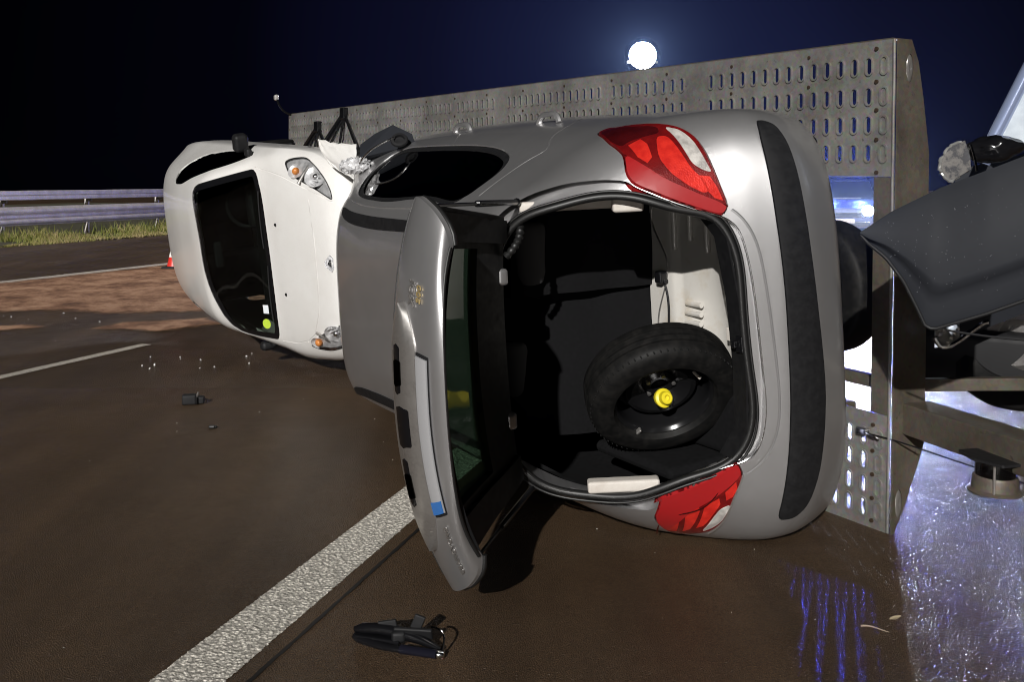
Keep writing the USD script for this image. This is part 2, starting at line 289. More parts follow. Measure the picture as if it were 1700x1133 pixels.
def chip_line(c0, d, w, y0, y1):
    d = np.asarray(d, float); d = d / np.linalg.norm(d); nn = np.array([d[1], -d[0]]); t = np.arange(y0, y1, .0034); s = np.arange(-w / 2, w / 2 + .001, .0030); r = np.random.default_rng(5)
    wob = r.normal(0, .0022, (2, len(t))); T_, S2 = np.meshgrid(t, s, indexing='ij'); f = (S2 + w / 2) / w; S2 = S2 + wob[0][:, None] * (1 - f) + wob[1][:, None] * f
    X = c0[0] + d[0] * T_ + nn[0] * S2; Y = c0[1] + d[1] * T_ + nn[1] * S2; return grid(np.stack([X, Y, .0024 + stone(X.ravel(), Y.ravel()).reshape(X.shape) * 1.9], -1)[:, ::-1])
tag(obj('edge_line', chip_line((-.97, 3.23), dl, .222, -.24, 4.0), line_m, smooth=True), 'broad solid white line with coarse grainy paint in the foreground', 'road line', kind='structure')
tag(obj('lane_dash', strip((-6.1, 2.0), (-3.435, 9.62), .115, .004, .003, 200, 2), line2_m, smooth=False), 'narrow white lane dash on the brown asphalt at the left', 'road line', kind='structure')
tag(obj('far_edge_line', strip((-9.9, 9.8), (-3.0, 27.6), .30, .004, .006, 300, 3), line2_m, smooth=False), 'pale line along the far side of the sandy patch', 'road line', kind='structure')
seam_m = M_('joint_sealant', (.008, .007, .006), .5)
js = np.array([-.779, 3.23]); tag(obj('pavement_joint', strip(js - dl * 2.6, js + dl * 8.0, .016, .0046, .0012, 300, 4), seam_m, smooth=False), 'dark sealed joint running beside the broad white line', 'joint', kind='structure')

# orange absorbent granules swept over the spilt oil
sand = usdkit.material(stage, '/World/Looks/orange_granules', {
    'tc': ('texture_coordinate', {}), 'mp': ('mapping', {'rotation': (0, 0, .95), 'scale': (1.25, 1.0, 1)}), 'a': ('noise_texture', {'scale': 1.5, 'detail': 10, 'roughness': .78, 'distortion': .1}),
    'r': ('rgb_ramp', {'fac': .5, 'ramp': [(.34, (.085, .045, .028)), (.46, (.22, .115, .066)), (.56, (.37, .215, .13)), (.75, (.48, .31, .20))]}),
    'ed': ('attribute', {'attribute': 'cover'}), 'n2': ('noise_texture', {'scale': 2.6, 'detail': 9, 'roughness': .75}), 'ad': ('math', {'math_type': 'add'}), 'al': ('map_range', {'from_min': .86, 'from_max': 1.12, 'to_min': 0, 'to_max': 1, 'clamp': True}),
    'g': ('noise_texture', {'scale': 90, 'detail': 3}), 'b': ('bump', {'strength': .8, 'distance': .01}), 'p': ('principled_bsdf', {'roughness': .9, 'specular_ior_level': .2})},
    [('tc.object', 'mp.vector'), ('mp.vector', 'a.vector'), ('a.fac', 'r.fac'), ('r.color', 'p.base_color'), ('tc.object', 'g.vector'), ('g.fac', 'b.height'), ('b.normal', 'p.normal'),
     ('mp.vector', 'n2.vector'), ('ed.fac', 'ad.value1'), ('n2.fac', 'ad.value2'), ('ad.value', 'al.value'), ('al.result', 'p.alpha')], surface='p.BSDF')
SP = Polygon([(-10.5, 12.4), (-8.2, 14.4), (-7.3, 16.4), (-6.3, 18.8), (-4.4, 18.9), (-2.9, 15.5), (-3.0, 12.2), (-3.8, 11.9), (-4.7, 11.8), (-5.4, 12.05), (-6.1, 11.95), (-7.6, 12.0), (-9.8, 11.2)])
SQ = [Polygon(q) for q in ([(-4.3, 11.1), (-3.4, 11.5), (-3.0, 11.0), (-3.6, 10.4), (-4.4, 10.6)], [(-5.8, 10.75), (-5.2, 11.0), (-4.8, 10.7), (-5.3, 10.45)], [(-7.8, 11.3), (-7.1, 11.6), (-6.5, 11.35), (-7.2, 11.05)])]
import shapely as _sh
gx, gy = np.meshgrid(np.linspace(-11, -2.3, 150), np.linspace(10, 19.6, 160), indexing='ij'); pts = _sh.points(np.c_[gx.ravel(), gy.ravel()])
cov = np.maximum.reduce([np.where(_sh.contains(q, pts), _sh.distance(q.exterior, pts), -_sh.distance(q, pts)) / w for q, w in [(SP, .9)] + [(q, .5) for q in SQ]]).clip(-1, .55) + .35
ob = obj('oil_binder', grid(np.stack([gx, gy, np.full(gx.shape, .0052)], -1)), sand, smooth=False)
UsdGeom.PrimvarsAPI(ob).CreatePrimvar('cover', Sdf.ValueTypeNames.FloatArray, 'vertex').Set(Vt.FloatArray.FromNumpy(cov.astype(np.float32)))
tag(ob, 'orange brown absorbent granules swept over an oil spill behind the white hatchback', 'oil binder', kind='stuff')

# crumbs of safety glass
gm = M_('glass_crumbs', (.70, .70, .68), .15)
cr = []
for i in range(34):
    y = RNG.uniform(8.6, 12.2); x = RNG.normal(-5.2 + (y - 10) * -.25, .9) if i % 3 else RNG.uniform(-3.3, -2.2)
    s = RNG.choice([.006, .009, .013, .02], p=[.55, .33, .10, .02]); c = trimesh.convex.convex_hull(RNG.normal(0, 1, (8, 3))); c.apply_scale(s / 1.6); c.apply_translation((x, y if i % 3 else RNG.uniform(8.2, 9.2), s * .5)); cr.append(c)
for i in range(60):
    c = trimesh.convex.convex_hull(RNG.normal(0, 1, (7, 3))); s = RNG.uniform(.0015, .0032); c.apply_scale(s); c.apply_translation((RNG.uniform(-2.6, 2.2), RNG.uniform(2.9, 7.5), s * .5)); cr.append(c)
tag(obj('glass_fragments', cr, gm, smooth=False), 'white crumbs of broken safety glass scattered over the asphalt', 'glass crumbs', kind='stuff')

# verge with grass under the guard rail
soil = M_('verge_soil', (.045, .040, .020), .95, noise=(1.2, (.075, .070, .032), (.35, .7)))
RD = np.array([.326, .945]); RD /= np.linalg.norm(RD); RN = np.array([RD[1], -RD[0]]); R0 = np.array([-12.2, 29.4])
def rp(t, o=0., z=0.): q = R0 + RD * t + RN * o; return np.array([q[0], q[1], z])
ve = [rp(-22, 1.9), rp(-9, 2.1), rp(-2, 2.35), rp(4, 2.5), rp(30, 2.4)]; vl = np.array([p[:2] for p in ve]); e = dense(vl, 240); e = e + RN * ((meshkit.fbm(np.c_[e * 1.7, np.zeros(240)], 4, 2) - .5) * .55)[:, None]
tag(obj('verge', sheet(np.vstack([e, [rp(34, -30)[:2], rp(-22, -30)[:2]]]), .02), soil, smooth=False), 'dark grassy verge beyond the carriageway under the guard rail', 'verge', kind='structure')
grass_m = usdkit.material(stage, '/World/Looks/verge_grass_blades', {
    'a': ('attribute', {'attribute': 'tone'}), 'r': ('rgb_ramp', {'fac': .5, 'ramp': [(0, (.10, .135, .022)), (.45, (.20, .22, .04)), (.75, (.30, .27, .085)), (1, (.40, .31, .15))]}),
    'p': ('principled_bsdf', {'roughness': .6}), 't': ('translucent_bsdf', {}), 'm': ('mix_closure', {'fac': .3})},
    [('a.fac', 'r.fac'), ('r.color', 'p.base_color'), ('r.color', 't.color'), ('p.BSDF', 'm.closure1'), ('t.BSDF', 'm.closure2')], surface='m.closure')
V = []; F = []; tone = []; nb = 30000
tt = RNG.uniform(-14, 12, nb); edge_o = np.interp(tt, [-22, -9, -2, 4, 30], [1.9, 2.1, 2.35, 2.5, 2.4]); oo = edge_o - np.abs(RNG.normal(0, 1.15, nb)) + .12
pt = np.stack([rp(a, b) for a, b in zip(tt, oo)]); cl = meshkit.fbm(pt * .9, 4, 11); keep = (cl + RNG.normal(0, .06, nb)) > .43
pt, oo, tt, cl = pt[keep], oo[keep], tt[keep], cl[keep]; dist = np.clip((np.interp(tt, [-22, -9, -2, 4, 30], [1.9, 2.1, 2.35, 2.5, 2.4]) - oo) / 2.2, 0, 1)
hgt = (.05 + .24 * dist ** 1.2) * RNG.uniform(.5, 1.35, len(pt)) * (.55 + cl)
for p, h, c, dd in zip(pt, hgt, cl, dist):
    a = RNG.uniform(0, 6.28); w = RNG.uniform(.008, .016); l = RNG.normal(0, .35, 2) * h; u = np.array([math.cos(a), math.sin(a), 0]) * w; b = len(V)
    V += [p - u, p + u, p + (l[0] * .4, l[1] * .4, h * .6) - u * .6, p + (l[0] * .4, l[1] * .4, h * .6) + u * .6, p + (l[0], l[1], h)]
    F += [(b, b + 1, b + 3), (b, b + 3, b + 2), (b + 2, b + 3, b + 4)]; tone += [np.clip(RNG.normal(.35 + .35 * (1 - dd) + (c - .5), .22), 0, 1)] * 5
gr = obj('verge_grass', trimesh.Trimesh(np.array(V), np.array(F), process=False), grass_m, smooth=False)
UsdGeom.PrimvarsAPI(gr).CreatePrimvar('tone', Sdf.ValueTypeNames.FloatArray, 'vertex').Set(Vt.FloatArray.FromNumpy(np.array(tone, np.float32)))
tag(gr, 'yellow green grass growing along the verge under the guard rail', 'grass', kind='stuff')

# ---------------------------------------------------------------- guard rail
def sweep_profile(prof, t0, t1, seg):
    ts = np.linspace(t0, t1, seg); return grid(np.stack([[rp(t, o, z) for o, z in prof] for t in ts]))
def closed_prof(prof, th):
    prof = np.asarray(prof, float); d = np.gradient(prof, axis=0); n = np.c_[d[:, 1], -d[:, 0]]; n /= np.linalg.norm(n, axis=1)[:, None]
    q = prof - n * th; return np.vstack([prof, q[::-1], prof[:1]])
g = thing('guard_rail', 'double galvanised guard rail with box top beam along the far verge', 'guard rail')
bxp = [(.06, 1.06), (.10, 1.03), (.16, 1.03), (.18, 1.05), (.18, 1.13), (.165, 1.15), (.18, 1.17), (.18, 1.26), (.16, 1.28), (.10, 1.28), (.06, 1.26)]
wp = [(.16, .36), (.185, .385), (.255, .43), (.265, .47), (.255, .51), (.18, .55), (.17, .575), (.17, .62), (.18, .645), (.255, .69), (.265, .73), (.255, .78), (.185, .83), (.16, .855)]
for a, b in ((-16, -3.9), (-3.88, 8.0), (8.02, 20)):
    obj('box_beam', sweep_profile(closed_prof(bxp, .006), a, b, 2), rail_m, g, smooth=False)
    obj('w_beam', sweep_profile(closed_prof(wp, .006), a, b, 2), rail_m, g, smooth=False)
    bl = []
    for dx in (-.28, -.14, .14, .28):
        for z in (.45, .60, .75): bl.append(cyl(rp(b + dx, .24 if z != .6 else .17, z), rp(b + dx, .285 if z != .6 else .20, z), .022, 8))
    for dx in (-.25, .25):
        for z in (1.09, 1.22): bl.append(cyl(rp(b + dx, .17, z), rp(b + dx, .195, z), .022, 8))
    obj('splice_bolt', bl, M_('bolt_head' if a < -10 else f'bolt_head_{int(b)}', (.20, .19, .18), .4, .8), g, join=False)
    obj('splice_plate', sweep_profile(closed_prof(np.array(wp) + (.008, 0), .004), b - .42, b + .42, 2), rail_m, g, smooth=False)
for k in range(-5, 7):
    t = k * 3.07; w = []
    for o in (.0, .055): w.append(bx(rp(t, o, .50), (.012 if o else .10, .10, 1.06)))
    obj('post', w, rail_m, g, smooth=False); obj('spacer', [bx(rp(t, .09, 1.0), (.12, .09, .10)), bx(rp(t, .10, .60), (.12, .09, .22))], zinc2, g, smooth=False, join=False)

# ---------------------------------------------------------------- traffic cone behind the white hatchback
c = thing('traffic_cone', 'red and white traffic cone standing behind the white hatchback', 'traffic cone', T(-5.93, 18.0, 0))
cone_red = M_('cone_red', (.62, .03, .02), .4); cone_white = M_('cone_white', (.78, .78, .76), .4)
obj('base', rbx((0, 0, .02), (.36, .36, .04), .015), black_pl, c)
def cone_seg(z0, z1): r = lambda z: .13 - .10 * (z - .04) / .46; return lathe([(0, z0), (r(z0), z0), (r(z1), z1), (0, z1)], 28)
for z0, z1, m, nm in ((.04, .20, cone_red, 'red_band'), (.20, .30, cone_white, 'white_band'), (.30, .40, cone_red, 'red_band'), (.40, .46, cone_white, 'white_band'), (.46, .50, cone_red, 'red_band')): obj(nm, cone_seg(z0, z1), m, c)

# ================================================================ car transporter trailer lying on its side
PH = math.radians(29.5); PT = math.radians(1.06)
ex = np.array([-math.sin(PH) * math.cos(PT), math.cos(PH) * math.cos(PT), math.sin(PT)]); ez = np.array([math.cos(PH), math.sin(PH), 0]); ey = np.cross(ez, ex)
M_TR = np.eye(4); M_TR[:3, 0], M_TR[:3, 1], M_TR[:3, 2], M_TR[:3, 3] = ex, ey, ez, (1.636, 4.45, 0)
tr = thing('car_transporter_trailer', 'galvanised car transporter trailer tipped on its side with its perforated deck upright behind both cars', 'trailer', M_TR)
LT = 8.65
def slot(x, y, w=.030, h=.072):
    return affinity.translate(Point(0, 0).buffer(w / 2, 5).union(sbox(-w / 2, 0, w / 2, h - w)).union(Point(0, h - w).buffer(w / 2, 5)), x, y - (h - w) / 2)
def deck(x0, x1, y0, y1, rows, clip=None):
    f_ = (lambda x: -x * math.tan(PT) - .012) if y0 < .1 else (lambda x: y0)
    pl = Polygon([(x0 + .003, f_(x0)), (x1 - .003, f_(x1)), (x1 - .003, y1), (x0 + .003, y1)]); hs = []
    for y in rows:
        for k in range(110):
            x = .142 + .0815 * k
            if x0 + .05 < x < x1 - .05 and k not in (14, 15, 41, 42, 70): hs.append(slot(x, y))
    pl = pl.difference(__import__('shapely').union_all(hs)) if hs else pl
    lips = []
    for q in hs:
        ring = q.buffer(.007, 3).difference(q.buffer(.0004)); e_ = extrude(ring, .006); e_.apply_translation((0, 0, -.0062)); lips.append(e_)
    return extrude(pl, .006), lips
UR = (2.045, 1.912, 1.786, 1.66); LR = (.40, .295, .187, .085)
for k in range(4):
    a, b = LT * k / 4, LT * (k + 1) / 4
    for nm, y0, y1, rows in (('deck_plate', 1.558, 2.155, UR), ('deck_plate', .012, .513, LR)):
        p, lips = deck(a, b, y0, y1, rows); q = obj(nm, p, zinc, tr, smooth=False)
        tag(obj('slot_lips', lips, zinc, path(q), smooth=False), kind='stuff')
bd = [cyl((x, y, -.008), (x, y, 0), .009, 10) for x, y in [(.10, 2.12), (.098, 1.975), (.096, 1.85), (.094, 1.72), (.092, 1.575), (.09, .46), (.09, .345), (.09, .24), (.09, .135), (.09, .035)]]
bd += [cyl((x, y, -.006), (x, y, 0), .008, 8) for x in np.arange(.5, LT, .54) for y in (2.115, 1.975, 1.72)]
tag(obj('deck_bolts', bd, M_('rusty_bolt', (.055, .035, .022), .6, .4), tr), kind='stuff')
bl = []
for y in UR + LR:
    r_ = slot(.059, y); e_ = extrude(r_.buffer(.008, 3).difference(r_.buffer(-.001)), .006); e_.apply_translation((0, 0, -.0063)); bl.append(e_)
obj('blind_slot', bl, zinc, tr, smooth=False, join=False)
# end panel: the trapezoid cross beam across the back of the deck
lamp_glassy = M_('weathered_lamp_glass', (.16, .15, .14), .2, .3)
ep = Polygon([(0, .0), (.012, .0), (.09, .13), (.205, .38), (.207, 1.66), (.165, 1.90), (.13, 2.06), (.085, 2.155), (0, 2.155)])
for cy_, cz_ in ((2.03, .075), (.13, .045)): ep = ep.difference(affinity.translate(affinity.scale(Point(0, 0).buffer(1, 12), .022, .062), cz_, cy_))
e_ = extrude(ep, .008); V_ = e_.vertices.copy(); e_.vertices = np.c_[-.004 - V_[:, 2], V_[:, 1], V_[:, 0] + .003]; e_.invert() if e_.volume < 0 else None
obj('end_panel', e_, zinc2, tr, smooth=False)
for cy_, cz_ in ((2.03, .075), (.13, .045)):
    q = lathe([(.001, .0), (.5, .06), (.9, .02), (1.08, -.06), (1.08, -.12)], 24); q.apply_transform(np.diag([.022, .062, .10, 1.0])); q.vertices = np.c_[-.012 - q.vertices[:, 2], q.vertices[:, 1] + cy_, q.vertices[:, 0] + cz_]; obj('marker_lamp', q, lamp_glassy, tr)
obj('end_flange', [bx((.055, 1.035, .004), (.106, 1.04, .007))], zinc2, tr, smooth=False)
obj('end_flange_edge', rbx((.004, 1.08, -.003), (.012, 2.15, .012), .004), zinc, tr)
for y, h in ((1.592, .06), (.478, .06)): obj('side_rail', rbx((4.45, y, .075), (8.3, h, .11), .008), zinc2, tr)
for x in (1.6, 2.9, 5.2, 6.6, 8.2): obj('cross_member', rbx((x, 1.03, .075), (.08, 1.04, .10), .008), zinc2, tr)
obj('brace', rbx((.62, .632, .085), (1.02, .055, .05), .006), zinc2, tr)
obj('top_channel', [bx((4.33, 2.158, .03), (8.62, .006, .055))], zinc2, tr, smooth=False); obj('bottom_channel', [bx((4.33, -.06, .03), (8.62, .006, .055), R((0, 0, 1), -1.06))], zinc2, tr, smooth=False)
tyre_prof = [(.19, -.085), (.215, -.1), (.27, -.108), (.31, -.098), (.325, -.075), (.33, 0), (.325, .075), (.31, .098), (.27, .108), (.215, .1), (.19, .085), (.19, -.085)]
rim_prof = [(.0, -.02), (.06, -.02), (.08, .02), (.13, .03), (.16, .0), (.185, -.02), (.20, .085), (.212, .09), (.215, .08), (.19, -.085), (.0, -.06)]
def wheel(parent, name, M, tm=tyre_m, rmat=steelblack):
    w = UsdGeom.Xform.Define(stage, parent + '/' + numbered(parent, name)); w.AddTransformOp().Set(mat4(M)); p = path(w)
    obj('tyre', lathe(tyre_prof, 56), tm, p, smooth=50); obj('rim', lathe(rim_prof, 48), rmat, p)
for x in (3.35, 4.15):
    for y in (.20, 1.93):
        M = np.eye(4); M[:3, :3] = basis((0, 1 if y > 1 else -1, 0), (1, 0, 0))[:3, :3]; M[:3, 3] = (x, y, .45); wheel(tr, 'wheel', M)
M = np.eye(4); M[:3, 3] = (.60, 1.01, .22); wheel(tr, 'spare_wheel', M)
obj('axle', [cyl((3.35, .2, .45), (3.35, 1.93, .45), .035), cyl((4.15, .2, .45), (4.15, 1.93, .45), .035)], steelblack, tr, join=False)
# wheel stops of the white car, a marker lamp on a bent arm at the far end
for x, y in ((6.75, 2.09), (7.55, 1.98)):
    a = np.array([x, y, -.02]); obj('wheel_stop', [cyl(a, a + (.45, -.30, -.05), .028, 8), cyl(a, a + (-.5, -.36, -.05), .014, 8), cyl(a, a + (.05, -.40, -.04), .014, 8), rbx(a, (.12, .12, .06), .012)], steelblack, tr)
obj('marker_arm', tube(spline([(8.55, 2.15, .0), (8.7, 2.20, -.05), (8.85, 2.33, -.08)], 10), .012, 8), steelblack, tr); obj('marker_lamp', rbx((8.87, 2.36, -.085), (.07, .07, .05), .02), clear_lens, tr)
hk = np.array([.13, .425, -.02]); obj('lashing_hook', [rbx(hk, (.06, .035, .03), .008), tube(spline([hk, hk + (-.05, .0, -.02), hk + (-.10, -.01, -.01)], 10), .006, 8)], chrome, tr)
obj('lashing_wire', tube(spline([hk + (-.05, 0, -.015), (-.04, .41, .02), (-.18, .37, .12), (-.4, .30, .30), (-.6, .22, .5)], 30), .0035, 6), steelblack, tr)
Mi = np.linalg.inv(M_TR)
def tl(p): return (Mi @ np.r_[p, 1])[:3]
# bracket reaching back from the end panel, with its lamp
b0, b1 = tl((1.77, 4.50, .50)), tl((2.00, 3.76, .50)); d_ = b1 - b0; L_ = np.linalg.norm(d_); B = basis(d_, (0, 1, 0)); B[:3, 3] = (b0 + b1) / 2
m_ = rbx((0, 0, 0), (.135, .15, L_), .006); m_.apply_transform(B); obj('rear_bracket', m_, zinc2, tr)
lc = np.array([1.855, 3.93, .43]); B = np.eye(4); B[:3, :3] = basis((.02, -.02, 1), (.3, -.95, 0))[:3, :3]; B[:3, 3] = lc
lp = UsdGeom.Xform.Define(stage, tr + '/rear_lamp'); lp.AddTransformOp().Set(mat4(Mi @ B)); lpp = path(lp)
cap = extrude(Polygon([(-.10, -.07), (.0, -.095), (.10, -.06), (.10, .08), (-.10, .08)]).buffer(.012, 4), .010); cap.apply_translation((0, 0, .042)); obj('lamp_cap', cap, black_pl, lpp)
obj('lamp_bulb_glass', lathe([(.0, -.02), (.072, -.02), (.074, .01), (.072, .04), (0, .04)], 32), lamp_cover, lpp); obj('lamp_base', lathe([(0, -.085), (.098, -.085), (.10, -.078), (.085, -.07), (.083, -.03), (.078, -.02), (0, -.02)], 32), zinc2, lpp)
obj('lamp_stay', [cyl((-.085, .02, -.08), (-.085, .02, .045), .007, 8), cyl((.06, -.06, -.08), (.06, -.06, .045), .005, 8)], satin, lpp, join=False); obj('lamp_filament', rbx((0, 0, .0), (.03, .03, .05), .008), chrome, lpp)
c0, c1 = tl((1.86, 4.62, .62)), tl((2.45, 4.15, .72)); d_ = c1 - c0; B = basis(d_, (0, 1, 0)); B[:3, 3] = (c0 + c1) / 2; m_ = rbx((0, 0, 0), (.055, .055, np.linalg.norm(d_)), .005); m_.apply_transform(B); obj('cross_tube', m_, zinc2, tr)
rr = tl((1.784, 4.534, .975)) + (-.008, 0, 0); obj('red_reflector', rbx(rr, (.012, .055, .026), .004), red_band, tr)

# ================================================================ silver people carrier on its left side
def pose(phi, rho, pit, org):
    a, b, c = np.radians([phi, rho, pit]); d = np.array([-math.sin(a), math.cos(a), 0]); n = np.array([-math.cos(a), -math.sin(a), 0]); u = np.array([0, 0, 1.])
    v = u * math.cos(b) + n * math.sin(b); n2 = n * math.cos(b) - u * math.sin(b); M = np.eye(4)
    M[:3, 0] = d * math.cos(c) + v * math.sin(c); M[:3, 1] = -(v * math.cos(c) - d * math.sin(c)); M[:3, 2] = n2; M[:3, 3] = org; return M
M_SILVER = pose(28.49, 3.507, -.35, (1.6632, 4.3861, .9457)); M_WHITE = pose(29.41, 8.59, 3.307, (-.5662, 7.7137, 1.0382))
def loft(loops):
    """closed solid from equal loops (k,n,3)"""
    L=np.asarray(loops,float);k,n,_=L.shape
    V=np.vstack([L.reshape(-1,3),L[0].mean(0),L[-1].mean(0)]);F=[]
    i=np.arange(n);j=(i+1)%n
    for a in range(k-1):
        A=a*n;B=A+n
        F+= [np.c_[A+i,A+j,B+j],np.c_[A+i,B+j,B+i]]
    F+=[np.c_[np.full(n,k*n),j,i],np.c_[np.full(n,k*n+1),(k-1)*n+i,(k-1)*n+j]]
    m=trimesh.Trimesh(V,np.vstack(F),process=False)
    if m.volume<0:m.invert()
    return m
def silver_loops(o=0.0,nz=46):
    zz=np.r_[np.linspace(.20,.98,26),np.linspace(1.0,1.52,16),[1.555,1.58,1.598,1.608]]
    W=PC([.20,.28,.4,.6,.75,.92,1.0,1.1,1.3,1.45,1.52,1.58,1.608],[.86,.905,.93,.945,.935,.905,.88,.835,.715,.625,.575,.47,.30])
    R=PC([.20,.28,.36,.5,.6,.68,.8,1.1,1.3,1.5,1.55,1.608],[.16,.06,.03,.0,.015,.055,.12,.27,.40,.56,.63,.85])
    Fz=PC([.20,.5,.75,.95,1.0,1.2,1.45,1.53,1.58,1.608],[4.45,4.55,4.5,4.15,3.95,3.5,2.98,2.86,2.7,2.3])
    th=np.linspace(0,np.pi,49)
    c,s=np.cos(th),np.sin(th);p=2/3.4
    hv=np.sign(c)*np.abs(c)**p; hs=np.abs(s)**p; hv=np.where(hv<0,hv*.96,hv)
    loops=[]
    for z in zz:
        w=W(z)-o; A=float(np.interp(z,[.2,.7,.9,1.2,1.4],[.40,.42,.5,.5,.30]))
        sr=R(z)+o; sf=Fz(z)-o; Af=.9 if z<.98 else .35
        rear=np.c_[sr+A-A*hs, w*hv]            # v from +w to -w
        ss=np.linspace(sr+A,sf-Af,22)[1:-1]
        bg=np.sin(np.pi*np.clip((ss-sr-A)/(sf-sr-A-Af),0,1)**1.15)**.9; bulge=1+.05*bg; bulgeL=1+.01*bg #np.sin(np.pi*np.clip((ss-sr-A)/(sf-sr-A-Af),0,1))**.9
        left=np.c_[ss,-.96*w*bulgeL]
        front=np.c_[sf-Af+Af*hs, -w*np.where(hv<0,hv/.96,hv*.96)]
        right=np.c_[ss[::-1],(w*bulge)[::-1]]
        P=np.vstack([rear,left,front,right])
        zo=z-o*np.clip((z-1.0)/.5,0,1)+o*np.clip((.5-z)/.25,0,1)
        loops.append(np.c_[P[:,0],-P[:,1],np.full(len(P),zo)])
    return loops
def white_loops(o=0.0):
    aa=np.r_[.0,.015,.04,.08,np.linspace(.13,.95,24),np.linspace(1.0,1.7,22),np.linspace(1.8,3.4,14),np.linspace(3.5,3.95,8),3.99]
    zt=PC([0,.02,.1,.2,.45,.75,.95,1.05,1.35,1.68,1.85,2.3,3.0,3.6,3.9,3.99],[.60,.66,.76,.81,.885,.955,.995,1.03,1.215,1.378,1.388,1.385,1.345,1.25,1.05,.8])
    zl=PC([0,.1,.3,3.7,3.99],[.42,.26,.2,.22,.42])
    Wb=PC([0,.03,.1,.25,.5,.9,1.5,3,3.7,3.9,3.99],[.38,.50,.63,.74,.815,.845,.85,.85,.80,.72,.55])
    Wt=PC([0,.2,.6,.95,1.1,1.7,2.3,3.2,3.7,3.99],[.36,.60,.73,.72,.695,.60,.595,.575,.54,.45])
    zb=PC([0,.1,.5,.95,1.3,3.9,3.99],[.52,.62,.72,.84,.86,.92,.7])
    K=PC([0,.3,.8,1.1,1.7,3.9],[3.0,3.2,4,6,9,7]); PW=PC([0,.9,1.5,3.99],[2.4,2.4,3.2,3.0])
    loops=[]
    for a in aa:
        t,l,wb,wt,b,k=[float(q(a)) for q in (zt,zl,Wb,Wt,zb,K)]
        t-=o;wb-=o;wt-=o
        h=1-(1-np.linspace(0,1,34))**2.0
        up=(wb+(wt-wb)*h)*np.clip(1-h**k,0,1)**(1/float(PW(a))); zu=b+(t-b)*h
        g=np.linspace(0,1,12)[1:-1]
        lo=wb*(1-.18*(1-g)**2); zlw=l+o+(b-l-o)*g
        half=np.r_[np.c_[[0],[l+o]],np.c_[[.5*wb*.82],[l+o]],np.c_[lo,zlw],np.c_[up,zu]]
        other=half[1:-1][::-1]*[-1,1]
        P=np.vstack([half,other])
        ax=a+(o if a<.5 else (-o if a>3.5 else 0))
        loops.append(np.c_[np.full(len(P),ax),-P[:,0],P[:,1]])
    return loops

PROF=np.array([(-.150,2.212),(-.125,2.230),(-.07,2.246),(0,2.256),(.10,2.259),(.185,2.243),(.25,2.195),(.36,2.06),(.50,1.87),(.62,1.69),(.70,1.585)])
_l=np.r_[0,np.cumsum(np.linalg.norm(np.diff(PROF,axis=0),axis=1))];TL=_l[-1];_cs=CS(_l,PROF)
HW=PC([0,.05,.15,.28,.42,.6,.9,1.2],[.52,.585,.645,.675,.655,.625,.585,.54])
def TG(p,t,off=0.):
    """p metres from the free edge, t in -1..1 across, off outward"""
    p=np.asarray(p,float);t=np.asarray(t,float)
    pp=p+.05*np.abs(t)**4*np.clip(1-p/.3,0,1)
    c=_cs(pp);d=_cs(pp,1);n=np.stack([-d[...,1],d[...,0]],-1);n/=np.linalg.norm(n,axis=-1)[...,None]
    v=HW(p)*t
    drop=(.11*np.abs(t)**2.6+.05*np.clip(-t,0,1)**1.5)*np.interp(p,[0,.4,1.2],[1,.9,.2])
    q=c+n*(off-drop)[...,None] if np.ndim(off-drop) else c+n*(off-drop)
    return np.stack([q[...,0],-v,q[...,1]],-1)


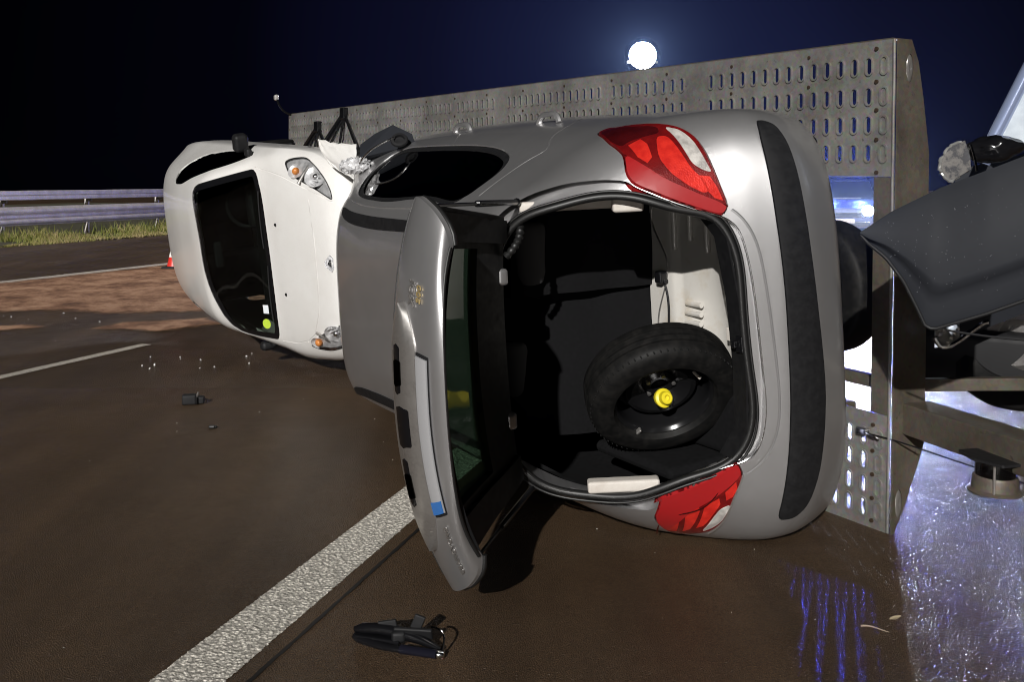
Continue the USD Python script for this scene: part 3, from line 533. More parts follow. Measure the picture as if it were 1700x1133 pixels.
# outlines of lamps, panes and seams on the two bodies (car metres)
SF = {
 'ap_in': [[0.675, -0.44, 1.543],[0.627, -0.517, 1.493],[0.527, -0.572, 1.376],[0.417, -0.606, 1.212],[0.322, -0.592, 1.101],[0.229, -0.539, 0.964],[0.158, -0.49, 0.841],[0.129, -0.415, 0.799],[0.106, -0.159, 0.773],[0.099, 0.133, 0.761],[0.107, 0.378, 0.764],[0.145, 0.482, 0.816],[0.249, 0.56, 0.99],[0.376, 0.628, 1.143],[0.512, 0.633, 1.289],[0.635, 0.585, 1.446],[0.68, 0.502, 1.524],[0.719, 0.338, 1.57],[0.729, 0.11, 1.581],[0.713, -0.194, 1.576]],
 'ap_out': [[0.785, -0.462, 1.567],[0.735, -0.561, 1.518],[0.646, -0.631, 1.418],[0.548, -0.668, 1.299],[0.443, -0.676, 1.189],[0.371, -0.666, 1.121],[0.338, -0.636, 1.099],[0.256, -0.576, 1.001],[0.195, -0.531, 0.9],[0.148, -0.501, 0.82],[0.12, -0.462, 0.776],[0.099, -0.376, 0.749],[0.081, -0.156, 0.727],[0.073, 0.136, 0.712],[0.083, 0.381, 0.719],[0.111, 0.471, 0.757],[0.148, 0.505, 0.816],[0.242, 0.588, 0.964],[0.322, 0.637, 1.068],[0.369, 0.702, 1.08],[0.442, 0.695, 1.16],[0.552, 0.682, 1.266],[0.775, 0.373, 1.58],[0.786, 0.066, 1.595],[0.787, -0.24, 1.591]],
 'light_u': [[0.721, -0.87, 1.025],[0.707, -0.891, 0.968],[0.571, -0.894, 0.951],[0.42, -0.889, 0.888],[0.353, -0.872, 0.861],[0.284, -0.833, 0.839],[0.233, -0.776, 0.828],[0.2, -0.716, 0.822],[0.165, -0.622, 0.811],[0.141, -0.543, 0.796],[0.149, -0.506, 0.82],[0.195, -0.538, 0.899],[0.258, -0.585, 0.999],[0.344, -0.645, 1.1],[0.38, -0.691, 1.113],[0.426, -0.769, 1.088],[0.458, -0.79, 1.089],[0.536, -0.823, 1.088]],
 'band_u': [[0.426, -0.769, 1.088],[0.365, -0.732, 1.061],[0.286, -0.664, 1.003],[0.215, -0.604, 0.91],[0.141, -0.541, 0.796],[0.149, -0.506, 0.82],[0.195, -0.538, 0.899],[0.258, -0.585, 0.999],[0.344, -0.645, 1.1],[0.38, -0.691, 1.113]],
 'clear_u': [[0.402, -0.876, 0.902],[0.344, -0.861, 0.869],[0.278, -0.815, 0.852],[0.235, -0.759, 0.844],[0.206, -0.709, 0.836],[0.191, -0.677, 0.829],[0.213, -0.691, 0.859],[0.242, -0.72, 0.887],[0.278, -0.775, 0.895],[0.32, -0.822, 0.899]],
 'light_l': [[0.145, 0.5, 0.811],[0.14, 0.548, 0.79],[0.151, 0.586, 0.796],[0.178, 0.654, 0.812],[0.221, 0.743, 0.823],[0.258, 0.789, 0.836],[0.303, 0.824, 0.852],[0.359, 0.843, 0.887],[0.432, 0.858, 0.93],[0.396, 0.758, 1.054],[0.341, 0.68, 1.063],[0.32, 0.634, 1.066],[0.289, 0.619, 1.028],[0.242, 0.588, 0.964],[0.2, 0.556, 0.897],[0.166, 0.518, 0.845]],
 'band_l': [[0.145, 0.5, 0.811],[0.143, 0.548, 0.794],[0.22, 0.65, 0.887],[0.287, 0.707, 0.961],[0.463, 0.836, 1.0],[0.396, 0.758, 1.054],[0.341, 0.68, 1.063],[0.32, 0.634, 1.066],[0.289, 0.619, 1.028],[0.242, 0.588, 0.964],[0.2, 0.556, 0.897],[0.166, 0.518, 0.845]],
 'clear_l': [[0.19, 0.678, 0.819],[0.209, 0.717, 0.825],[0.237, 0.761, 0.832],[0.273, 0.796, 0.849],[0.322, 0.825, 0.875],[0.251, 0.745, 0.867],[0.219, 0.699, 0.853]],
 'seg_u1': [[0.442, -0.806, 1.056],[0.424, -0.83, 1.006],[0.384, -0.809, 1.0],[0.341, -0.753, 1.011],[0.342, -0.73, 1.035],[0.38, -0.756, 1.055]],
 'seg_u2': [[0.383, -0.837, 0.956],[0.356, -0.839, 0.92],[0.286, -0.771, 0.91],[0.239, -0.701, 0.896],[0.201, -0.65, 0.862],[0.183, -0.605, 0.85],[0.193, -0.597, 0.873],[0.231, -0.634, 0.925],[0.277, -0.686, 0.972],[0.326, -0.752, 0.992]],
 'seg_u3': [[0.215, -0.67, 0.875],[0.192, -0.663, 0.839],[0.17, -0.618, 0.822],[0.152, -0.563, 0.81],[0.17, -0.575, 0.838],[0.187, -0.605, 0.858]],
 'tip_u': [[0.699, -0.869, 1.026],[0.673, -0.885, 0.986],[0.546, -0.885, 0.969],[0.426, -0.88, 0.915],[0.386, -0.851, 0.934],[0.417, -0.839, 0.986],[0.453, -0.823, 1.041],[0.462, -0.8, 1.079],[0.543, -0.828, 1.083]],
 'seg_l1': [[0.296, 0.712, 0.97],[0.255, 0.677, 0.931],[0.263, 0.707, 0.921],[0.339, 0.81, 0.917],[0.371, 0.826, 0.931]],
 'seg_l2': [[0.246, 0.684, 0.909],[0.206, 0.648, 0.864],[0.211, 0.676, 0.855],[0.242, 0.727, 0.87],[0.293, 0.789, 0.883],[0.319, 0.802, 0.901]],
 'seg_l3': [[0.188, 0.623, 0.846],[0.158, 0.577, 0.812],[0.161, 0.609, 0.805],[0.178, 0.646, 0.818],[0.194, 0.661, 0.837]],
 'seg_l4': [[0.42, 0.823, 0.988],[0.355, 0.773, 0.99],[0.332, 0.759, 0.976],[0.388, 0.827, 0.949]],
 'strip': [[0.171, -0.883, 0.604],[0.116, -0.794, 0.63],[0.072, -0.659, 0.637],[0.044, -0.489, 0.636],[0.03, -0.32, 0.628],[0.024, -0.15, 0.622],[0.023, 0.045, 0.621],[0.025, 0.24, 0.622],[0.037, 0.437, 0.63],[0.065, 0.614, 0.639],[0.116, 0.766, 0.643],[0.089, 0.764, 0.569],[0.061, 0.712, 0.52],[0.03, 0.587, 0.483],[0.013, 0.413, 0.458],[0.008, 0.241, 0.444],[0.005, 0.066, 0.452],[0.003, -0.134, 0.471],[0.004, -0.332, 0.489],[0.019, -0.528, 0.502],[0.046, -0.676, 0.508],[0.09, -0.796, 0.514],[0.138, -0.863, 0.53],[0.162, -0.883, 0.562]],
}
SL = {
 'seam_c': [[1.105, -0.921, 0.928],[1.084, -0.892, 1.006],[1.01, -0.847, 1.095],[0.953, -0.809, 1.157],[0.977, -0.785, 1.199],[1.014, -0.735, 1.282],[1.021, -0.678, 1.381],[1.028, -0.624, 1.466]],
 'seam_d': [[2.231, -0.938, 0.962],[2.129, -0.909, 1.035],[2.05, -0.878, 1.096]],
 'seam_b': [[0.131, -0.528, 0.783],[0.102, -0.477, 0.743],[0.079, -0.397, 0.712],[0.064, -0.275, 0.693],[0.053, -0.08, 0.677],[0.047, 0.115, 0.664],[0.047, 0.286, 0.662],[0.063, 0.408, 0.681],[0.094, 0.493, 0.723],[0.131, 0.544, 0.776]],
 'seam_r': [[2.793, -0.611, 1.45],[2.468, -0.574, 1.524],[2.146, -0.56, 1.545],[1.727, -0.561, 1.55],[1.36, -0.564, 1.542]],
 'handle1': [[1.493, -0.955, 0.846],[1.297, -0.95, 0.839]],
 'handle2': [],
}
WF = {
 'ws': [[1.851, -0.556, 1.327],[1.464, -0.626, 1.206],[1.223, -0.672, 1.068],[1.07, -0.697, 0.986],[0.978, -0.458, 0.992],[0.958, -0.028, 0.997],[0.974, 0.365, 0.996],[1.042, 0.71, 0.972],[1.231, 0.703, 1.053],[1.527, 0.687, 1.17],[1.651, 0.19, 1.371],[1.66, -0.217, 1.373]],
 'hl_u': [[0.694, -0.744, 0.868],[0.637, -0.769, 0.835],[0.476, -0.779, 0.765],[0.327, -0.715, 0.749],[0.198, -0.621, 0.733],[0.137, -0.539, 0.724],[0.116, -0.466, 0.727],[0.172, -0.502, 0.758],[0.296, -0.558, 0.799],[0.441, -0.605, 0.837],[0.599, -0.652, 0.872]],
 'hl_l': [[0.629, 0.695, 0.868],[0.51, 0.617, 0.855],[0.322, 0.528, 0.815],[0.194, 0.477, 0.774],[0.117, 0.444, 0.733],[0.117, 0.502, 0.718],[0.169, 0.614, 0.717],[0.266, 0.673, 0.745],[0.401, 0.71, 0.786],[0.539, 0.713, 0.834]],
 'sidewin': [[2.603, -0.557, 1.314],[2.337, -0.621, 1.282],[2.053, -0.7, 1.18],[1.816, -0.752, 1.076],[1.459, -0.784, 0.988],[1.186, -0.792, 0.94],[1.314, -0.746, 1.033],[1.563, -0.691, 1.173],[2.0, -0.628, 1.279]],
}
WL = {
 'hood_u': [[1.03, -0.692, 0.974],[0.853, -0.666, 0.934],[0.693, -0.637, 0.901],[0.458, -0.574, 0.849],[0.203, -0.498, 0.775],[0.111, -0.453, 0.726]],
 'hood_l': [[1.024, 0.707, 0.967],[0.798, 0.694, 0.914],[0.629, 0.648, 0.881]],
 'hood_f': [[0.636, 0.66, 0.881],[0.495, 0.575, 0.86],[0.373, 0.39, 0.85],[0.317, 0.151, 0.847],[0.296, -0.169, 0.841],[0.343, -0.479, 0.83]],
 'roofside': [[2.691, -0.499, 1.331],[2.266, -0.531, 1.336],[1.851, -0.556, 1.327]],
 'emblem': [[0.149, -0.01, 0.788],[0.143, -0.051, 0.785],[0.197, -0.008, 0.809]],
 'washer': [[0.818, -0.262, 0.965],[0.794, 0.29, 0.959]],
 'mirror': [[1.338, -0.77, 0.999],[1.124, -0.788, 0.934]],
}

ap_dir = np.array([.93, 0, -.37])
b_out, b_in = man(loft(silver_loops(0))), man(loft(silver_loops(.055)))
SH = {o: man(loft(silver_loops(o))) for o in (-.006, -.0055, -.004, .012, .026, .036, .060, .075)}
LU, LL = np.array([.72, .68, -.12]), np.array([.72, -.68, -.12])
p_in, p_out = prism(SF['ap_in'], ap_dir, .3, .42), prism(SF['ap_out'], ap_dir, .3, .42)
lu, ll, strip_p = prism(SF['light_u'], LU, .2, .3), prism(SF['light_l'], LL, .2, .3), prism(SF['strip'], (1, 0, 0), .2, .35)
lug, llg = prism(SF['light_u'], LU, .2, .3, .005), prism(SF['light_l'], LL, .2, .3, .005)
GL = np.array([(1.11, -.67, 1.40), (1.14, -.62, 1.485), (1.41, -.6, 1.518), (1.845, -.6, 1.526), (2.33, -.6, 1.509), (2.62, -.6, 1.455), (2.80, -.7, 1.36), (2.90, -.75, 1.24), (2.86, -.8, 1.12), (2.62, -.87, 1.075), (1.96, -.87, 1.105), (1.5, -.85, 1.131), (1.27, -.81, 1.176), (1.174, -.78, 1.22), (1.122, -.74, 1.286)])
GL = spline(GL, 60, True)
gp, gpl = prism(GL, (0, 1, 0), .5, .25), prism(GL * (1, -1, 1), (0, -1, 0), .5, .25)
WSP = np.array([(0, -.58, 1.46), (0, -.68, 1.05), (0, .68, 1.05), (0, .58, 1.46)]); wsp = prism(WSP + (3.6, 0, 0), (-1, 0, 0), .8, .9)
body = b_out - b_in - p_in - (p_out - SH[.026]) - ((lug + llg) - SH[.036]) - (strip_p - SH[.012]) - gp - gpl - wsp
def groove(P, r=.0062, n=60): return man(tube(spline(P, n) if len(P) > 3 else dense(P, n), r, 6))
for k in ('seam_c', 'seam_d', 'seam_b', 'seam_r'): body -= groove(SL[k])
body -= groove(np.array(SL['seam_b']) * (1, 1, 1), .004)
body -= groove([(1.105, -.925, .93), (1.2, -.95, .80), (1.32, -.955, .60), (1.36, -.94, .40)]) + groove([(2.23, -.943, .96), (2.3, -.97, .8), (2.32, -.96, .4)])
for s_ in (.98, 3.75):
    for y in (-1, 1): body -= man(cyl((s_, y * .62, .33), (s_, y * 1.3, .33), .385, 40))
sc = thing('silver_people_carrier', 'silver people carrier lying on its left side with its tailgate open towards the camera', 'car', M_SILVER)
obj('body', tri(body), silver, sc, 32)
trim_i = (SH[.060] - SH[.075]) - prism(SF['ap_in'], ap_dir, .3, .42, .02) - gp - gpl - wsp - man(bx((.2, 0, .55), (1.3, 1.15, .62)))
obj('interior_lining', tri(trim_i), cloth, sc, 40)
for P_, nm, dr in ((lu, 'u', LU), (ll, 'l', LL)):
    P_ = P_ - prism(SF['ap_in'], ap_dir, .3, .42, .012); shell = (P_ ^ SH[-.004]) - SH[.036]; band, clr = prism(SF['band_' + nm], dr, .2, .3), prism(SF['clear_' + nm], dr, .2, .3)
    segs = [(k, prism(SF[k], dr, .2, .3)) for k in SF if k.startswith('seg_' + nm)] + ([('tip', prism(SF['tip_u'], dr, .2, .3))] if nm == 'u' else [])
    base = shell - band - clr
    for k, sg in segs: base -= sg
    q = obj('tail_light', tri(base), red_lens, sc, 30); qp = path(q)
    for k, sg in segs: obj('smoked_tip' if k == 'tip' else 'lamp_segment', tri((P_ ^ sg ^ SH[-.004]) - SH[.036] - band - clr), red_smoke if k == 'tip' else red_bright, qp, 30)
    obj('reflector_band', tri((P_ ^ band ^ SH[-.006]) - SH[.036]), red_band, qp, 30); obj('reversing_lens', tri((P_ ^ clr ^ SH[-.0055]) - SH[.036]), clear_lens, qp, 30)
    L = np.array(SF['light_' + nm]); arc = L[1:10] if nm == 'u' else L[1:7]
    obj('bright_trim', tube(spline(arc, 40), .0045, 6), satin, qp)
    bl_ = np.array(SF['band_' + nm])[:5]; bl_ = bl_[np.argsort(bl_[:, 2])]; obj('lens_edge', tube(spline(bl_ + dr * -.003, 40), .003, 6), red_smoke, qp)
obj('bumper_strip', tri((prism(SF['strip'], (1, 0, 0), .2, .35, -.003) ^ SH[-.004]) - SH[.026]), black_pl, sc, 30)
obj('side_glass', tri((prism(GL, (0, 1, 0), .5, .25, -.004) ^ SH[.012]) - SH[.026 - .009 if False else .026]), dark_glass, sc, 40)
gr_ = tri((gp - prism(GL, (0, 1, 0), .5, .25, -.03)) ^ (man(loft(silver_loops(.006))) - SH[.026])); obj('glass_surround', gr_, black_pl, sc, 40)
obj('far_side_glass', tri((prism(GL * (1, -1, 1), (0, -1, 0), .5, .25, -.004) ^ SH[.012]) - SH[.026]), dark_glass, sc, 40)
obj('windscreen', tri((prism(WSP + (3.6, 0, 0), (-1, 0, 0), .8, .9, -.003) ^ SH[.012]) - SH[.026]), dark_glass, sc, 40)
obj('seal', tube(spline(np.array(SF['ap_in']) + ap_dir * .018, 160, True), .016, 10, True), rubber, sc, 60)
obj('seal_lip', tube(spline(np.array(SF['ap_in']) - np.array(SF['ap_in']).mean(0), 160, True) * 1.035 + np.array(SF['ap_in']).mean(0) + ap_dir * .012, .006, 8, True), rubber, sc, 60)
obj('sill_rail', tube(spline(np.array(SF['ap_out'])[7:18] + ap_dir * .004, 80), .005, 8), chrome, sc)
RSP = np.array([(2.70, -.557, 1.52), (2.46, -.528, 1.555), (2.09, -.511, 1.57), (1.5, -.505, 1.575), (.9, -.49, 1.57), (.9, -.44, 1.58), (1.5, -.45, 1.587), (2.05, -.445, 1.587), (2.40, -.461, 1.582), (2.60, -.49, 1.56)])
for y in (1, -1): obj('roof_strip', tri((prism(RSP * (1, y, 1), (0, .35 * y, -.94), .15, .15) ^ SH[-.004]) - SH[.012]), black_pl, sc, 40)
def handle(s, z):
    y = -.958; P = spline([(s - .10, y + .01, z), (s - .07, y - .028, z), (s, y - .036, z + .004), (s + .07, y - .028, z), (s + .10, y + .01, z)], 24)
    obj('door_handle', tube(P, np.interp(np.linspace(-1, 1, 24), [-1, 0, 1], [.018, .013, .018]), 8), silver, sc)
handle(1.40, .86); handle(2.36, .88)
# right door mirror stub and crumpled wing above the roof line
MS_I = np.linalg.inv(M_SILVER)
def px_on(x, y, Y): return (MS_I @ np.array([(x - 850) / 1700 * Y, Y, CAM_H - (y - 300) / 1700 * Y, 1.]))[:3]
hp_ = np.array([px_on(x, y, Y) for x, y, Y in ((597, 262, 6.6), (598, 240, 6.7), (622, 222, 6.6), (652, 207, 6.5), (684, 222, 6.4), (690, 240, 6.35), (640, 252, 6.5), (612, 264, 6.6), (650, 225, 6.8), (620, 240, 6.9))])
obj('mirror_base', trimesh.convex.convex_hull(hp_), anthracite, sc, 15)
mc = px_on(663, 233, 6.30); q_ = lathe([(0, -.01), (.045, -.01), (.055, .0), (.05, .012), (.034, .014), (.03, -.004), (0, -.006)], 24); Bm = basis((-.7, -.6, .35), (0, 0, 1)); Bm[:3, 3] = mc; q_.apply_transform(Bm); obj('mirror_socket', q_, black_pl, sc)
obj('torn_wire', tube(spline([px_on(655, 228, 6.3), px_on(630, 240, 6.3), px_on(608, 256, 6.35), px_on(597, 272, 6.4)], 20), .006, 6), chrome, sc)
rw = np.random.default_rng(4)
hl = trimesh.creation.icosphere(3, 1); hl.apply_scale((.10, .05, .10)); hl.vertices += rw.normal(0, .006, hl.vertices.shape); hl.apply_translation(px_on(590, 275, 6.5)); obj('broken_indicator', hl, reflector, sc, 15)
for s_ in (.98, 3.75):
    for y in (-1, 1):
        M = np.eye(4); M[:3, :3] = basis((0, y, 0), (1, 0, 0))[:3, :3]; M[:3, 3] = (s_, y * .80, .29); wheel(sc, 'wheel', M)
obj('underbody_panel', [bx((2.3, 0, .225), (3.6, 1.3, .05)), rbx((.75, -.40, .22), (.9, .14, .14), .05), cyl((.98, -.75, .28), (.98, .75, .28), .05, 12)], steelblack, sc, join=False)
obj('exhaust_bracket', [rbx((.28, -.78, .30), (.10, .09, .10), .02), cyl((.2, -.78, .26), (.42, -.74, .24), .028, 12)], steelblack, sc)
obj('wheel_arch_liner', [tube(np.array([(.98 + .39 * math.cos(a), -.86, .33 + .39 * math.sin(a)) for a in np.linspace(-.3, 3.4, 30)]), .028, 8)], rubber, sc)
# load bay
fl = []
for i, s_ in enumerate(np.linspace(.12, 1.08, 40)):
    fl.append([(s_, y, .50 + .035 * math.exp(-((s_ - .42) / .12) ** 2) - .055 * math.exp(-(((s_ - .62) / .16) ** 2 + ((y - .05) / .26) ** 2)) + .03 * np.clip((.34 - s_) / .1, 0, 1) + .02 * np.clip((s_ - .86) / .03, 0, 1)) for y in np.linspace(-.60, .62, 60)])
fl = np.array(fl); fo = obj('load_floor', slab(fl, fl - (0, 0, .02)), floorpaint, sc, 40); fop = path(fo)
ribs = [cyl((s_, -.56, .505), (s_, -.30 - .05 * (i % 2), .505), .016, 12) for i, s_ in enumerate((.88, .76, .64))] + [cyl((s0, y, .492), (s0 + .11, y, .492), .013, 10) for s0, y in ((.72, -.045), (.725, .0), (.73, .045))]
obj('floor_rib', ribs, floorpaint, fop, join=False); obj('tie_down_plate', [rbx((.50, .06, .515), (.045, .06, .01), .004)], cream, fop)
obj('seam_sealer', tube(spline([(.96, -.58, .52), (.955, -.3, .522), (.93, -.24, .52), (.96, -.1, .522), (.95, .2, .522)], 40), .004, 6), satin, fop)
def seatback(y0, y1, s0, s1, nm='seat_back'):
    n = 14; y = np.linspace(y0, y1, n); z = np.linspace(.47, 1.24, 22); Y, Z = np.meshgrid(y, z); c = (Y - (y0 + y1) / 2) / (y1 - y0)
    S = s0 + (s1 - s0) * (Z - .47) / .77 - .02 * np.cos(c * np.pi) - .008 * np.sin(Z * 23); A = np.stack([S, Y, Z], -1); return obj(nm, slab(A, A + (.12, 0, 0)), cloth, sc, 40)
seatback(-.60, -.12, 1.05, 1.20); seatback(-.11, .60, 1.07, 1.40)
for y0, y1, s_ in ((-.485, -.19, 1.14), (.12, .40, 1.38)):
    h = tube(spline([(s_ - .02, y0, 1.165), (s_, (y0 + y1) / 2, 1.16), (s_ + .02, y1, 1.14)], 24), np.interp(np.linspace(0, 1, 24), [0, .05, .15, .85, 1], [.055, .072, .078, .066, .05]), 20); obj('headrest', h, greycloth, sc, 50)
obj('belt_buckle', [rbx((.96, -.165, .535), (.05, .06, .06), .012), rbx((.94, -.145, .53), (.02, .022, .03), .006)], black_gl, sc)
obj('belt_webbing', tube(spline([(.95, -.14, .53), (.93, -.02, .525), (.94, .10, .525), (.93, .22, .53)], 30), .006, 6), black_pl, sc)
obj('pillar_trim', rbx((.60, -.575, 1.26), (.06, .045, .42), .012, R((0, 1, 0), 30)), cream, sc); obj('pillar_trim', rbx((.44, -.572, 1.075), (.08, .075, .13), .014, R((0, 1, 0), 30)), cream, sc)
obj('pillar_trim', [rbx((.47, .60, 1.15), (.07, .05, .30), .012, R((0, 1, 0), 30))], cream, sc)
obj('side_carpet', [rbx((.66, .44, .545), (.84, .30, .12), .04), rbx((.78, .62, .72), (.60, .05, .36), .03)], cloth, sc)
obj('sill_trim', slab(*[np.stack([np.array(SF['ap_in'])[5:12] + o, np.array(SF['ap_in'])[5:12] + o + (.10, 0, -.02)]) for o in ((.012, 0, .012), (.012, 0, .002))]), black_pl, sc, 30)
obj('latch_striker', [rbx((.135, .02, .772), (.04, .07, .02), .006), rbx((.15, .02, .79), (.02, .03, .02), .005)], black_gl, sc)
obj('load_cover_clip', [rbx((.36, .63, .90), (.03, .035, .10), .008), rbx((.33, .62, .94), (.014, .016, .014), .004)], yellow, sc)
# open tailgate
def tgrid(p0, p1, t0, t1, off, n=30, m=50):
    P, Tt = np.meshgrid(np.linspace(p0, p1, n), np.linspace(t0, t1, m), indexing='ij'); return TG(P, Tt, off)
tgt = UsdGeom.Xform.Define(stage, sc + '/tailgate'); tp = path(tgt); tag(tgt, 'open tailgate with chrome grip bar and number plate')
obj('outer_panel', slab(tgrid(0, .42, -1, 1, 0, 36, 60), tgrid(.0, .42, -1, 1, -.022, 36, 60)), silver, tp, 40)
obj('glass_frame', [slab(tgrid(.40, TL, -1, -.76, 0), tgrid(.40, TL, -1, -.76, -.04)), slab(tgrid(.40, TL, .76, 1, 0), tgrid(.40, TL, .76, 1, -.04)), slab(tgrid(TL - .24, TL, -.82, .82, .001), tgrid(TL - .24, TL, -.82, .82, -.04)), slab(tgrid(.40, .50, -.82, .82, .001), tgrid(.40, .50, -.82, .82, -.05))], black_pl, tp, 40)
obj('rear_window', slab(tgrid(.48, TL - .22, -.78, .78, -.006), tgrid(.48, TL - .22, -.78, .78, -.011)), green_glass, tp, 50)
obj('inner_trim', [slab(tgrid(.035, .40, -.90, .90, -.055 , 20, 50), tgrid(.035, .40, -.90, .90, -.024, 20, 50)), slab(tgrid(.40, TL - .02, -.97, -.80, -.062), tgrid(.40, TL - .02, -.97, -.80, -.03)), slab(tgrid(.40, TL - .02, .80, .97, -.062), tgrid(.40, TL - .02, .80, .97, -.03))], black_pl, tp, 40)
obj('inner_trim_pad', slab(tgrid(.10, .30, -.62, .30, -.085, 14, 40), tgrid(.10, .30, -.62, .30, -.050, 14, 40)), M_('grey_trim_panel', (.055, .055, .062), .45), tp, 40)
obj('edge_seal', [tube(TG(np.full(60, .004), np.linspace(-.97, .97, 60), -.012), .007, 8), tube(TG(np.linspace(.0, TL, 50), np.full(50, .99), -.03), .010, 8), tube(TG(np.linspace(.0, TL, 50), np.full(50, -.99), -.03), .010, 8)], rubber, tp, 60)
obj('crease_line', tube(TG(np.full(60, .335), np.linspace(-.93, .93, 60), .001), .0025, 6), rubber, tp)
def patch(cx, cy, nm, m, t0, t1, pc, w, off0, off1, n=50, taper=.35, par=None):
    """curved strip across the tailgate, pointed towards its ends"""
    t = np.linspace(t0, t1, n); s = 1 - np.abs(2 * (t - t0) / (t1 - t0) - 1); k = np.clip(s / taper, 0, 1) ** .6 if taper else np.ones(n); rows = []
    for f in np.linspace(-.5, .5, 8): rows.append(TG(pc(t) + f * w * np.maximum(k, .04), t, off1 - (off1 - off0) * (2 * abs(f)) ** 3))
    rows = np.array(rows); low = np.array([TG(pc(t) + f * w * np.maximum(k, .04), t, -.004) for f in np.linspace(-.5, .5, 8)]); return obj(nm, slab(rows, low), m, par or tp, 50)
gb = patch(0, 0, 'grip_bar', satin, -.76, .50, lambda t: .225 + .0 * t, .175, .004, .026, 70, .30); gbp = path(gb)
for t0, t1, nm, m in ((.05, .30, 'grip_recess', black_gl), (-.52, -.27, 'grip_recess', black_gl), (-.215, -.005, 'centre_button', black_gl)):
    w_ = .07 if nm == 'grip_recess' else .10; q = patch(0, 0, nm, m, t0, t1, lambda t: .225 + 0 * t - (.01 if w_ > .08 else 0), w_ * 1.2, .012, .0285, 24, .10, gbp)
for tc in (.165, -.405): patch(0, 0, 'plate_lamp', lamp_cover, tc - .07, tc + .06, lambda t: .218 + 0 * t, .05, .022, .036, 20, .12, gbp)
np_ = patch(0, 0, 'number_plate', plate_m, -.56, .27, lambda t: .095 + 0 * t, .058, .010, .012, 40, 0)
patch(0, 0, 'plate_band', eu_blue, -.56, -.49, lambda t: .095 + 0 * t, .057, .0135, .0135, 8, 0, path(np_))
patch(0, 0, 'plate_holder', black_pl, -.575, .285, lambda t: .097 + 0 * t, .068, .004, .006, 40, 0)
def lettering(txt, h, t_at, p_at, m, bold=True, nm='lettering', depth=.004):
    q = meshkit.text_mesh(txt, h, depth, bold); V_ = q.vertices; # reads from the car's left (t=-1) to its right, tops towards the roof
    t = t_at + (V_[:, 0]) / .60; p = p_at + V_[:, 1]; q.vertices = np.array([TG(a, b, .003 + c) for a, b, c in zip(p, t, V_[:, 2])]); obj(nm, q, m, tp, smooth=False)
lettering('XDi', .034, .50, .150, satin); lettering('200', .021, .53, .112, gold); lettering('SSANGYONG', .020, -.93, .085, satin, nm='maker_name')
obj('latch_bracket', [rbx(TG(.30, -.18, -.095), (.05, .09, .05), .012), rbx(TG(.33, -.18, -.13), (.02, .03, .02), .006)], black_gl, tp)
obj('tailgate_lock', rbx(TG(.55, .35, -.075), (.05, .06, .03), .012), satin, tp)
obj('wiper_motor_cover', [rbx(TG(.50, .0, -.06), (.07, .16, .04), .02, R((0, 1, 0), 50))], black_pl, tp)
for sg in (1, -1):
    a = TG(.30, .95 * sg, -.055); b = np.array([.675, -.600 * sg, 1.468]); mid = a + (b - a) * .5
    s = obj('gas_strut', [cyl(a, mid, .007, 10), cyl(mid, b, .013, 12), trimesh.creation.icosphere(1, .018).apply_translation(a), trimesh.creation.icosphere(1, .018).apply_translation(b)], black_gl, sc)
hg = []
for t in (-.55, .55): q = TG(TL, t, -.02); hg.append(rbx(q, (.09, .07, .05), .015))
obj('hinge', hg, silver, sc, join=False)
obj('wiring_boot', tube(spline([TG(TL - .02, .7, -.06), (.62, -.45, 1.50), (.66, -.50, 1.47)], 20), .016 + .003 * np.sin(np.arange(20) * 2.2), 10), rubber, sc)

# loose spare wheel in the load bay
fn = np.array([.14, -.77, -.60]); B = basis(fn, (1, 0, .2)); M = np.eye(4); M[:3, :3] = B[:3, :3]; M[:3, :3] *= 1.13; M[:3, 2] *= 1.12; M[:3, 3] = np.array([.655, 4.52, .625])
sp = thing('spare_wheel', 'black steel spare wheel with yellow plug leaning in the silver car load bay', 'wheel', M)
tp_ = np.array([(.195, .06), (.205, .078), (.225, .083), (.262, .080), (.282, .070), (.294, .056), (.298, .040), (.2985, .028), (.292, .027), (.292, .022), (.2995, .021), (.300, .002), (.293, .001), (.293, -.004), (.2995, -.005), (.2985, -.026), (.292, -.027), (.292, -.032), (.297, -.033), (.294, -.056), (.282, -.070), (.262, -.080), (.225, -.083), (.205, -.078), (.195, -.06), (.195, .06)])
ty = obj('tyre', lathe(tp_, 90), tyre_m, sp, 40)
tb = []
for i in range(72):
    a = i * 2 * math.pi / 72; q = rbx((0, 0, 0), (.004, .006, .030), .0015, None, 0); q.apply_transform(R((1, 0, 0), 14)); q.apply_translation((.2915, 0, .052)); q.apply_transform(R((0, 0, 1), math.degrees(a))); tb.append(q)
tag(obj('tread_sipes', tb, rubber, path(ty), smooth=False), kind='stuff')
rp_ = [(0, -.030), (.032, -.030), (.034, -.012), (.050, -.008), (.065, -.020), (.090, -.004), (.118, .012), (.140, .006), (.152, -.020), (.158, -.045), (.176, -.040), (.180, .030), (.186, .046), (.196, .056), (.204, .070), (.208, .066), (.200, .05), (.19, -.05), (.16, -.07), (0, -.06)]
rm = obj('steel_rim', lathe(rp_, 72), M_('glossy_black_rim', (.012, .012, .013), .2, .3), sp, 35)
obj('wheel_bolt', [cyl((.055 * math.cos(a), .055 * math.sin(a), -.02), (.055 * math.cos(a), .055 * math.sin(a), -.004), .008, 10) for a in np.arange(5) * 2 * math.pi / 5], satin, path(rm), join=False)
obj('valve', [cyl((.135, .05, .0), (.150, .055, .035), .006, 8)], cream, sp); obj('balance_weight', [rbx((-.12, -.155, .058), (.04, .012, .02), .005, R((0, 0, 1), 40))], satin, sp)
yp = lathe([(0, -.02), (.034, -.02), (.036, .0), (.040, .004), (.040, .018), (.034, .022), (.028, .024), (.026, .056), (.022, .060), (.012, .060), (.012, .045), (0, .045)], 36)
